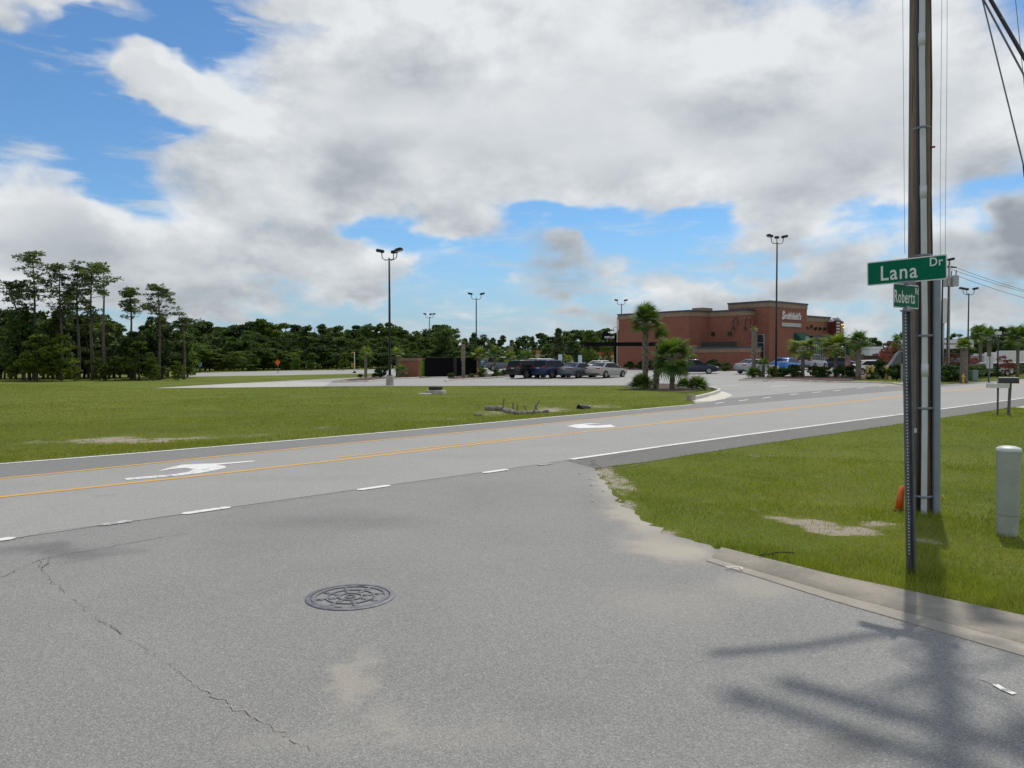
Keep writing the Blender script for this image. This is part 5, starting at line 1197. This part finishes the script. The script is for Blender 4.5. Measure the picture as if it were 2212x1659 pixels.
mb = MB(); mb.prism([le(4.9, -.1), le(5.3, -.1), le(5.3, .3), le(4.9, .3)], 0, TOP-.05); obj('gate_pier', mb, M_DKBR, t)
M_GATE = mat('black_gate', (.005, .005, .007), .8, spec=.1)
for a0, a1, lab in ((.75, 4.85, 'left'), (5.35, 8.55, 'right')):
    n = int((a1-a0)/.3); g = obj('gate', MB().prism([le(a0, -.02), le(a1, -.02), le(a1, .02), le(a0, .02)], .12, TOP-.12), M_GATE, t)
    for k in range(n): 
        s = a0+(a1-a0)*(k+.5)/n; mb = MB(); mb.prism([le(s-.13, -.05), le(s+.13, -.05), le(s+.13, -.022), le(s-.13, -.022)], .10, TOP-.10); obj('plank', mb, M_GATE, g)
    mb = MB(); mb.prism([le(a0, -.08), le(a1, -.08), le(a1, .04), le(a0, .04)], TOP-.09, TOP-.02); obj('rail', mb, M_DKBR, g)
t = thing('dumpster', 'lime green dumpster showing at the gap beside the black gate', 'dumpster', (E0.x+ea.x*.55+eb.x*.95, E0.y+ea.y*.55+eb.y*.95, gz(*E0)), ra)
obj('bin', MB().loft([[(-.35, -.6, .12), (1.5, -.6, .12), (1.5, .7, .12), (-.35, .7, .12)], [(-.4, -.7, 1.75), (1.55, -.7, 1.75), (1.55, .75, 1.75), (-.4, .75, 1.75)]]), mat('lime_green_paint', (.13, .36, .02), .45, var=.12, scale=3.), t)
for z in (.55, 1.05, 1.68): obj('rib', MB().box((.57, -.70, z), (2.0, .10, .09)), MATS['lime_green_paint'], t)
obj('lid', MB().box((.57, .0, 1.80), (2.0, 1.5, .07)), M_GATE, t)
# ================================================================== lamp posts
M_LAMP = mat('dark_bronze_lamp', (.012, .016, .020), .45)
M_LENS = mat('lamp_lens', (.62, .64, .62), .3)
def lamp(label, px, d, top, heads, base=True, rz=0.):
    x, y = atd(px, d); z0 = gz(x, y); H = hpx(top, d)-z0-.55
    t = thing('parking_lamp', label, 'lamp post', (x, y, z0), rz, 'parking lot lamp posts')
    if base: obj('concrete_footing', MB().lathe([(.27, -.1), (.27, .66), (.25, .69), (.01, .69)], 22), M_CONC, t, sharp=40)
    obj('base_plate', MB().box((0, 0, .71 if base else .03), (.34, .34, .05)), M_LAMP, t)
    obj('pole', MB().tube([(0, 0, .7 if base else 0), (0, 0, H)], [.095, .06], 10), M_LAMP, t, smooth=True)
    for a in heads:
        u = Vector((math.cos(a), math.sin(a), 0)); r = .62 if abs(math.cos(a)) > .3 else .45
        pts = [Vector((0, 0, H-.12)), u*r*.55+Vector((0, 0, H-.14)), u*r*.92+Vector((0, 0, H+.02)), u*r+Vector((0, 0, H+.42))]
        ar = obj('arm', MB().tube(pts, .032, 8), M_LAMP, t, smooth=True)
        c_ = pts[-1]+u*.12+Vector((0, 0, .10)); M = Matrix.Rotation(a, 3, 'Z') @ Matrix.Rotation(-.22, 3, 'Y')
        hd = obj('lamp_head', MB().box(tuple(c_), (.52, .40, .22), 0, M=M), M_LAMP, t, bevel=.05)
        obj('lens', MB().box(tuple(c_+M @ Vector((.02, 0, -.112))), (.40, .32, .015), 0, M=M), M_LENS, hd)
lamp('big three-headed lamp post on a concrete footing at the edge of the field', 842, 55.6, 541, (math.pi-.4, 1.2, -.35))
lamp('three-headed lamp post in the right-hand bed before the restaurant', 1676, 70, 511, (math.pi+.3, 1.3, .25))
lamp('two-headed lamp post above the round palms by the dumpster', 1029, 92, 634, (math.pi-.3, .4), False)
lamp('small distant three-headed lamp post in front of the far wood', 928, 130, 678, (math.pi, 1.3, .1), False)
lamp('two-headed lamp post rising behind the restaurant corner', 1342, 112, 648, (math.pi-.2, .5), False)
lamp('lamp post with wide flat heads near the right edge', 2090, 84, 623, (math.pi, .1, 1.5), False)
lamp('dark lamp post right behind the street sign', 2033, 68, 560, (math.pi, .1), True)
# ================================================================== second utility pole
d = 74.; x, y = atd(2047, d); z0 = gz(x, y)
t = thing('utility_pole', 'distant grey utility pole with three transformer cans right of the street sign', 'utility pole', (x, y, z0))
H2 = hpx(566, d)-z0
obj('pole_shaft', MB().tube([(0, 0, -.2), (0, 0, H2)], [.16, .10], 12), mat('pale_pole_wood', (.30, .29, .27), .9, var=.2, scale=6.), t, smooth=True)
for a in (-.5, .9, 2.3):
    c_ = (math.cos(a)*.45+.1, math.sin(a)*.45, hpx(607, d)-z0); k = obj('transformer', MB().lathe([(.05, -.55), (.27, -.53), (.27, .42), (.2, .5), (.04, .52)], 16, c_), M_CAN, t, sharp=40)
    obj('bushing', MB().tube([(c_[0], c_[1], c_[2]+.5), (c_[0]+.05, c_[1], c_[2]+.95)], .05, 8), MATS['brown_glaze'], k)
obj('crossarm', MB().box((0, 0, H2-.5), (1.8, .12, .14), .4), M_POSTW, t); obj('riser', MB().tube([(-.14, -.1, 0), (-.1, -.1, hpx(618, d)-z0)], .05, 8), M_BLACK, t)
tp = Vector((x, y, z0+H2))
for i, (dx, dz, lab) in enumerate(((-.7, -.4, 'upper thin power line running right from the distant utility pole'), (.2, -.4, 'middle thin power line running right from the distant utility pole'), (.7, -1.3, 'lower thin power line running right from the distant utility pole'))):
    cable('power_wire', lab, tp+Vector((dx, 0, dz)), (x+48, y+34, z0+H2-1.4+dz), .018, 1.4, M_CABLE, 16)
# white rounded sign seen behind the poles
x, y = atd(2036, 84); z0 = gz(x, y)
t = thing('pylon_sign', 'tall white rounded pylon sign mostly hidden behind the dark lamp post', 'sign', (x, y, z0))
zc = hpx(672, 84)-z0; pts = [(1.0*.62*math.cos(a), 1.35*math.sin(a)) for a in np.linspace(0, 2*math.pi, 24, endpoint=False)]
obj('panel', MB().loft([[(px_, yy, zc+pz_) for px_, pz_ in pts] for yy in (-.2, .2)]), mat('white_sign_plastic', (.66, .66, .64), .4), t, sharp=40); obj('pole', MB().tube([(0, 0, 0), (0, 0, zc)], .12, 10), M_GALV, t, smooth=True)
# ================================================================== right-hand verge furniture
M_YB = mat('yellow_bollard_paint', (.50, .31, .03), .5, var=.15, scale=5.)
for px, d_, lab in ((1873, 65.6, 'leftmost yellow bollard beside the drive'), (1885, 65.8, 'yellow bollard second from the left, beside a shrub'), (1916, 65.2, 'rightmost yellow bollard in front of the grey monument'), (1908, 67.5, 'yellow bollard half hidden behind the tall loose shrub')):
    x, y = atd(px, d_); o = obj('bollard', MB().lathe([(.11, -.05), (.11, 1.05), (.09, 1.12), (.04, 1.15), (.005, 1.155)], 14), M_YB, smooth=False, sharp=50); o.location = (x, y, gz(x, y)+.02); tag(o, lab, 'bollard', 'yellow bollards')
M_SLATE = mat('grey_slate', (.13, .145, .155), .8, var=.15, scale=1.5)
x, y = atd(1936, 74); z0 = gz(x, y)
t = thing('monument_sign', 'grey sloping monument slab with a brick pier behind the street sign', 'monument', (x, y, z0))
obj('slab', MB().loft([[(px_, yy, pz_) for px_, pz_ in ((-1.1, 0), (.35, 0), (.35, 2.25), (.1, 2.3), (-.35, 1.6), (-.75, 1.05), (-1.1, .75))] for yy in (-.35, .35)]), M_SLATE, t, bevel=.05)
obj('brick_pier', MB().box((.72, 0, 1.15), (.65, .8, 2.3)), M_BRICK, t); obj('pier_cap', MB().box((.72, 0, 2.35), (.8, .95, .10)), M_CONC, t)
x, y = atd(1964, 60); t = thing('utility_cabinet', 'grey utility cabinet on the verge behind the sign post', 'cabinet', (x, y, gz(x, y)+.04), .3)
obj('cabinet_body', MB().box((0, 0, .68), (1.05, .6, 1.36)), mat('grey_cabinet', (.27, .29, .30), .5), t, bevel=.03); obj('cabinet_lid', MB().box((0, 0, 1.39), (1.12, .66, .07)), MATS['grey_cabinet'], t, bevel=.015); obj('door_seam', MB().box((0, -.302, .68), (.02, .01, 1.2)), M_TRIM, t)
x, y = atd(2104, 66); t = thing('green_cabinet', 'small green utility cabinet in front of the right-hand hedge', 'cabinet', (x, y, gz(x, y)+.04))
obj('cabinet_body', MB().box((0, 0, .42), (.50, .45, .84)), mat('green_cabinet', (.16, .24, .21), .5), t, bevel=.02); obj('cabinet_lid', MB().box((0, 0, .87), (.56, .5, .06)), MATS['green_cabinet'], t, bevel=.01)
x, y = atd(2081, 59); t = thing('marker_post', 'yellow marker post standing in the right-hand verge', 'marker', (x, y, gz(x, y)+.04))
obj('post', MB().lathe([(.07, -.05), (.06, .45), (.10, .47), (.10, .53), (.06, .56), (.05, .66), (.01, .70)], 12), MATS['yellow_plastic'], t, sharp=50); obj('side_cap', MB().tube([(-.13, 0, .50), (.13, 0, .50)], .04, 8), MATS['yellow_plastic'], t)
x, y = atd(2136, 63); t = thing('sign_post', 'pale double-panel sign on a dark post behind the mailboxes', 'sign', (x, y, gz(x, y)+.04), .5)
obj('post', MB().box((0, 0, .9), (.10, .10, 1.9)), M_POSTG, t)
for s in (-.26, .26): obj('panel', MB().box((s, -.06, 1.55), (.36, .03, .95)), mat('sign_back', (.42, .45, .45), .5), t)
x, y = atd(2155, 78); t = thing('small_lamp', 'short dark post with a white lamp box in the right-hand lot', 'lamp', (x, y, gz(x, y)))
zt2 = hpx(722, 78)-gz(x, y); obj('post', MB().tube([(0, 0, 0), (0, 0, zt2)], .07, 8), M_LAMP, t, smooth=True); obj('lamp_box', MB().box((.0, 0, zt2+.1), (.5, .4, .35)), M_LENS, t, bevel=.05)
x, y = atd(2166, 60); t = thing('boulder', 'small grey drain stone in the right-hand verge grass', 'stone', (x, y, .04)); obj('stone', MB().lathe([(.3, -.05), (.42, .08), (.3, .2), (.05, .25)], 9), M_CONC, t, smooth=True)
x, y = atd(1948, 58); o = obj('white_stone', MB().lathe([(.08, 0), (.12, .06), (.08, .13), (.01, .15)], 8), M_CONCL, smooth=True); o.location = (x, y, gz(x, y)+.04); tag(o, 'small white stone at the kerb left of the street sign post', 'stone')
# feather flag
x, y = atd(1825, 66.2); z0 = gz(x, y)
t = thing('feather_flag', 'tall feather flag with blue top and pale pink body by the drive', 'flag', (x, y, z0), .2)
zt3, zb3 = hpx(746, 66.2)-z0, hpx(791, 66.2)-z0
def flag(z_a, z_b, m, nm):
    rows = []
    for k in range(9):
        s = k/8; z = z_a+(z_b-z_a)*s; f = (z-zb3)/(zt3-zb3); w = .44*(1-max(0, f-.75)*2.2); xo = .07*math.sin(z*3); rows.append([(.03, .05*math.sin(z*2), z), (.03+w*.5, xo, z), (.03+w, .06*math.cos(z*2.3), z), (.03+w, .06*math.cos(z*2.3)+.012, z), (.03+w*.5, xo+.012, z), (.03, .05*math.sin(z*2)+.012, z)])
    obj(nm, MB().loft(rows), m, t, smooth=True)
zm3 = zb3+(zt3-zb3)*.55
flag(zm3+.004, zt3, mat('flag_blue', (.045, .085, .22), .8), 'blue_field'); flag(zb3, zm3, mat('flag_pink', (.50, .26, .29), .8, var=.2, scale=9.), 'striped_body')
obj('pole', MB().tube([(0, 0, 0), (0, 0, zt3*.8), (.1, 0, zt3+.08)], .022, 6), M_GALV, t, smooth=True)
# ================================================================== signs by the back road and in the lot
M_ORG = mat('orange_sign', (.72, .10, .012), .5)
d = 104.; x, y = atd(600, d); z0 = gz(x, y); t = thing('road_work_sign', 'orange diamond road work sign on a post by the back road', 'sign', (x, y, z0))
zc = hpx(783, d)-z0; s = .34; obj('diamond_panel', MB().loft([[(a*s, yy, zc+b*s*1.25) for a, b in ((0, -1), (1, 0), (0, 1), (-1, 0))] for yy in (-.02, .02)]), M_ORG, t); obj('post', MB().box((0, .06, zc/2), (.07, .07, zc)), M_POSTG, t)
d = 100.; x, y = atd(766, d); z0 = gz(x, y); t = thing('striped_post', 'thin white post with two orange arms beside the back road', 'post', (x, y, z0)); zt4 = hpx(760, d)-z0
obj('post', MB().tube([(0, 0, 0), (0, 0, zt4)], .06, 8), M_CONCL, t)
for f in (.97, .42): obj('arm', MB().box((-.18, 0, zt4*f), (.42, .1, .14)), mat('amber_arm', (.55, .26, .04), .5), t)
obj('foot', MB().lathe([(.25, 0), (.2, .18), (.05, .25)], 10), M_TRIM, t)
for px, d_, py, w, h, m, lab, nm in ((433, 112, 787, .42, .6, mat('blue_sign', (.10, .20, .42), .5), 'small blue and white sign at the left end of the back road', 'blue_sign'), (1210, 92, 774, .45, .9, mat('pale_blue_sign', (.50, .60, .66), .5), 'left one of two small pale blue parking signs', 'parking_sign'), (1253, 92, 775, .45, .85, MATS.get('pale_blue_sign'), 'right one of two small pale blue parking signs', 'parking_sign')):
    m = m or MATS['pale_blue_sign']
    x, y = atd(px, d_); z0 = gz(x, y); t = thing(nm, lab, 'sign', (x, y, z0)); zc = hpx(py, d_)-z0; obj('panel', MB().box((0, 0, zc), (w, .03, h)), m, t, bevel=.01); obj('post', MB().box((0, .05, zc/2+.2), (.06, .06, zc+.4)), M_LAMP, t)
# ================================================================== background buildings
def shed(label, px0, px1, d, ytop, ybot, m, mroof, name='background_building', depth=10., rh=.5, extra=None):
    x0, x1 = (px0-PCX)/FPX*d, (px1-PCX)/FPX*d; xc = (x0+x1)/2; z0 = gz(xc, d); h = hpx(ytop, d)-z0; w = x1-x0
    t = thing(name, label, 'building', (xc, d, z0)); obj('wall', MB().box((0, depth/2, h/2-.2), (w, depth, h-.4)), m, t)
    obj('roof', MB().box((0, depth/2, h-.2+.0), (w+.6, depth+.6, rh)), mroof, t, bevel=.04)
    n = max(1, int(w/3.))
    for k in range(n):
        o = obj('window', MB().box((-w/2+w*(k+.5)/n, -.03, h*.42), (w/n*.5, .08, h*.34)), M_SHOP, t); obj('frame', MB().box((-w/2+w*(k+.5)/n, -.05, h*.42+h*.18), (w/n*.56, .12, .1)), M_FRAME, o)
    return t
M_TAN = mat('tan_stucco', (.48, .38, .22), .9, var=.1, scale=.8); M_GREYW = mat('grey_cladding', (.36, .36, .36), .8, var=.08, scale=.6); M_WHT = mat('white_fascia', (.62, .64, .66), .6); M_ORF = mat('orange_fascia', (.42, .16, .05), .7); M_REDF = mat('red_fascia', (.42, .03, .03), .6)
shed('beige building with an orange roof edge behind the parked cars', 1158, 1192, 135, 757, 785, M_TAN, M_ORF, rh=.4)
shed('low teal-fronted kiosk right below the beige building', 1168, 1196, 128, 774, 785, mat('teal_front', (.12, .28, .26), .7), M_WHT, depth=5, rh=.4)
shed('grey-roofed house behind the two small parking signs', 1196, 1240, 150, 752, 785, M_GREYW, mat('brown_shingle', (.12, .09, .07), .9), rh=.8)
shed('low stand with a bright red canopy edge left of the restaurant', 1303, 1326, 124, 760.5, 785, M_TAN, M_REDF, depth=6, rh=.45)
shed('long grey flat-roofed building at the far right', 2084, 2176, 135, 764, 790, M_GREYW, M_CONCL, rh=.4)
d = 118.; x0, x1 = (2020-PCX)/FPX*d, (2098-PCX)/FPX*d; xc = (x0+x1)/2; z0 = gz(xc, d)
t = thing('station_canopy', 'white flat canopy with two pale bands behind the utility pole', 'canopy', (xc, d, z0)); w = x1-x0
zc = hpx(738, d)-z0; obj('upper_band', MB().box((0, 3, zc), (w, 7, .55)), M_WHT, t); obj('groove', MB().box((0, 3, zc-.36), (w-.2, 6.8, .16)), M_TRIM, t); obj('lower_band', MB().box((0, 3, zc-.72), (w, 7, .55)), M_WHT, t)
for xx in (-w/2+.8, w/2-.8): obj('column', MB().box((xx, .6, (zc-1)/2), (.4, .4, zc-1)), M_BRICK, t)
shed('dark red shop front under the white canopy', 2040, 2096, 128, 762, 790, mat('dark_red_front', (.12, .03, .03), .8), M_DKBR, rh=.4, depth=6)
shed('low brick building far right of the restaurant, behind the flag', 1868, 1950, 128, 768, 790, mat('dull_brick', (.17, .07, .05), .9, var=.15, scale=1.), M_DKBR, rh=.4, depth=8)
shed('low pale building roof left of the red crape myrtles', 1878, 1902, 150, 749, 790, M_WHT, M_WHT, rh=.4, depth=6)
# ================================================================== grass blades
def grassmat(name, cols, straw, sc):
    m = leafmat(name, cols, .42, sc); nt = m.node_tree; T = NT(nt); b = nt.nodes['Principled BSDF']
    tc = T.new('ShaderNodeTexCoord').outputs['Object']; geo = T.new('ShaderNodeNewGeometry')
    src = b.inputs['Base Color'].links[0].from_socket
    n = T.noise(tc, sc*2.2, 5, .66, .6); n2 = T.noise(tc, sc*12, 3, .6)
    f = T.mr(T.m('ADD', T.m('ADD', n, T.m('MULTIPLY', n2, .35)), T.m('MULTIPLY', geo.outputs['Random Per Island'], .35)), .76, 1.08, 0., .85)
    c = T.mix(f, src, straw)
    n3 = T.noise(tc, sc*5, 4, .6, .3); c = T.mix(T.mr(n3, .56, .74, 0., .55), c, tuple(q*.62 for q in cols[0]))
    T.put(b.inputs['Base Color'], c); return m
M_GRASS = grassmat('grass_blades', [(.114, .160, .016), (.188, .245, .022), (.257, .300, .030), (.353, .330, .050)], (.27, .215, .095), .42)
M_GRASS2 = grassmat('field_grass_blades', [(.120, .160, .018), (.182, .230, .024), (.239, .270, .030), (.331, .300, .050)], (.28, .225, .10), .14)
def vnoise(X, Y, s, seed=0):
    r = np.random.default_rng(seed); o = np.zeros(len(X))
    for k in range(5):
        a = r.uniform(0, 6.28); f = s*(1.+.7*k); ph = r.uniform(0, 6.28); o += np.sin((X*math.cos(a)+Y*math.sin(a))*f+ph+1.3*np.sin((X*math.sin(a)-Y*math.cos(a))*f*.6+ph))/(1+.4*k)
    return o/3.2
def grass(name, label, poly, bands, hmin, hmax, m, seed, tall=None):
    rng = np.random.default_rng(seed); xs = [p[0] for p in poly]; ys = [p[1] for p in poly]; VV = []
    for d0, d1, dens, wmin in bands:
        x0, x1, y0, y1 = max(min(xs), -d1*.68), min(max(xs), d1*.68), max(min(ys), d0*.75), min(max(ys), d1)
        if x1 <= x0 or y1 <= y0: continue
        n = int((x1-x0)*(y1-y0)*dens); X = rng.uniform(x0, x1, n); Y = rng.uniform(y0, y1, n); D = np.hypot(X, Y)
        k = (D >= d0) & (D < d1) & (np.abs(X) < Y*.67+.3); X, Y, D = X[k], Y[k], D[k]; k = in_poly(X, Y, poly); X, Y, D = X[k], Y[k], D[k]
        s = sand_at(X, Y)+.30*vnoise(X, Y, 2.1, 5)+.30*vnoise(X, Y, 7.3, 6); k = rng.random(len(X)) > np.clip((s-.12)*1.5, 0, .86); X, Y, D = X[k], Y[k], D[k]
        cl_ = vnoise(X, Y, .9, 3)*.5+vnoise(X, Y, 4.5, 4)*.5; k = rng.random(len(X)) < np.clip(.75+.6*cl_, .15, 1.); X, Y, D, cl_ = X[k], Y[k], D[k], cl_[k]
        n = len(X); h = rng.uniform(hmin, hmax, n)*(1+.55*np.clip(cl_, -.8, 1.2))
        if tall is not None: h *= tall(X, Y)
        w = np.maximum(wmin, .00042*D)*rng.uniform(.7, 1.3, n); a = rng.uniform(0, 2*math.pi, n); b = rng.uniform(0, 2*math.pi, n); ln = h*rng.uniform(.15, .85, n)
        Z = np.array([gz(x, y) for x, y in zip(X, Y)]) if d1 > 45 else np.zeros(n)
        P0 = np.stack([X-np.cos(a)*w, Y-np.sin(a)*w, Z-.005], 1); P1 = np.stack([X+np.cos(a)*w, Y+np.sin(a)*w, Z-.005], 1); P2 = np.stack([X+np.cos(b)*ln, Y+np.sin(b)*ln, Z+h], 1)
        VV.append(np.stack([P0, P1, P2], 1).reshape(-1, 3))
    V = np.concatenate(VV); me = fast_mesh(name, V, np.arange(len(V)).reshape(-1, 3), m); o = link(name, me); tag(o, label, 'grass', kind='stuff'); return o
R1 = verge_edge[1:]+gut_out+ext_o[:1]+[(9, 4.5), (16, 14), (26, 34)]+UV((36, -5.85), (28.6, -5.5), (20, -4.88), (14, -4.42), (11.6, -4.25), (8.4, -4.12), (7.1, -3.97))
ge = gut_out
def tall1(X, Y):
    # longer and wilder along the concrete and round the foot of the posts
    d = np.full(len(X), 9.)
    for i in range(len(ge)-1):
        a, b = np.array(ge[i]), np.array(ge[i+1]); ab = b-a; t_ = np.clip(((X-a[0])*ab[0]+(Y-a[1])*ab[1])/(ab @ ab), 0, 1); d = np.minimum(d, np.hypot(X-a[0]-t_*ab[0], Y-a[1]-t_*ab[1]))
    for q in (sp, (PX, PY)): d = np.minimum(d, np.hypot(X-q[0], Y-q[1])*1.2)
    return 1+.9*np.exp(-(d/.35)**2)+.35*np.exp(-(d/1.2)**2)
grass('verge_grass', 'mown green grass of the near right-hand verge', R1, ((3, 7.5, 5200, .0026), (7.5, 10, 2800, .003), (10, 15, 1300, .004), (15, 34, 420, .006)), .014, .046, M_GRASS, 1, tall1)
R2 = UV((-14, 3.92), (1, 3.76), (4, 3.58), (8.5, 3.54), (13.6, 3.78), (24.4, 4.1))+P((1494, 866), (1508, 862.5), (1525, 858.2), (1540, 854), (1550, 850), (1546, 845), (1530, 841), (1500, 838), (1470, 836.5), (1360, 833.5), (1200, 833.8), (960, 834.4), (740, 835.4), (520, 837.7), (330, 839.5), (0, 829), (-200, 834))+[(-60, 50), (-40, 30)]
def tall2(X, Y):
    v = -(X-AX)*UY+(Y-AY)*UX; return 1+.8*np.exp(-((v-4.3)/.9)**2)
grass('field_grass', 'open mown grass field between the road and the parking lot', R2, ((9, 18, 800, .005), (18, 26, 420, .007), (26, 38, 170, .011), (38, 70, 60, .018)), .016, .046, M_GRASS2, 2, tall2)
grass('right_verge_grass', 'mown grass strip along the far right verge', VERGE_R, ((40, 120, 60, .018),), .04, .08, M_GRASS2, 3)
bpy.context.view_layer.update()
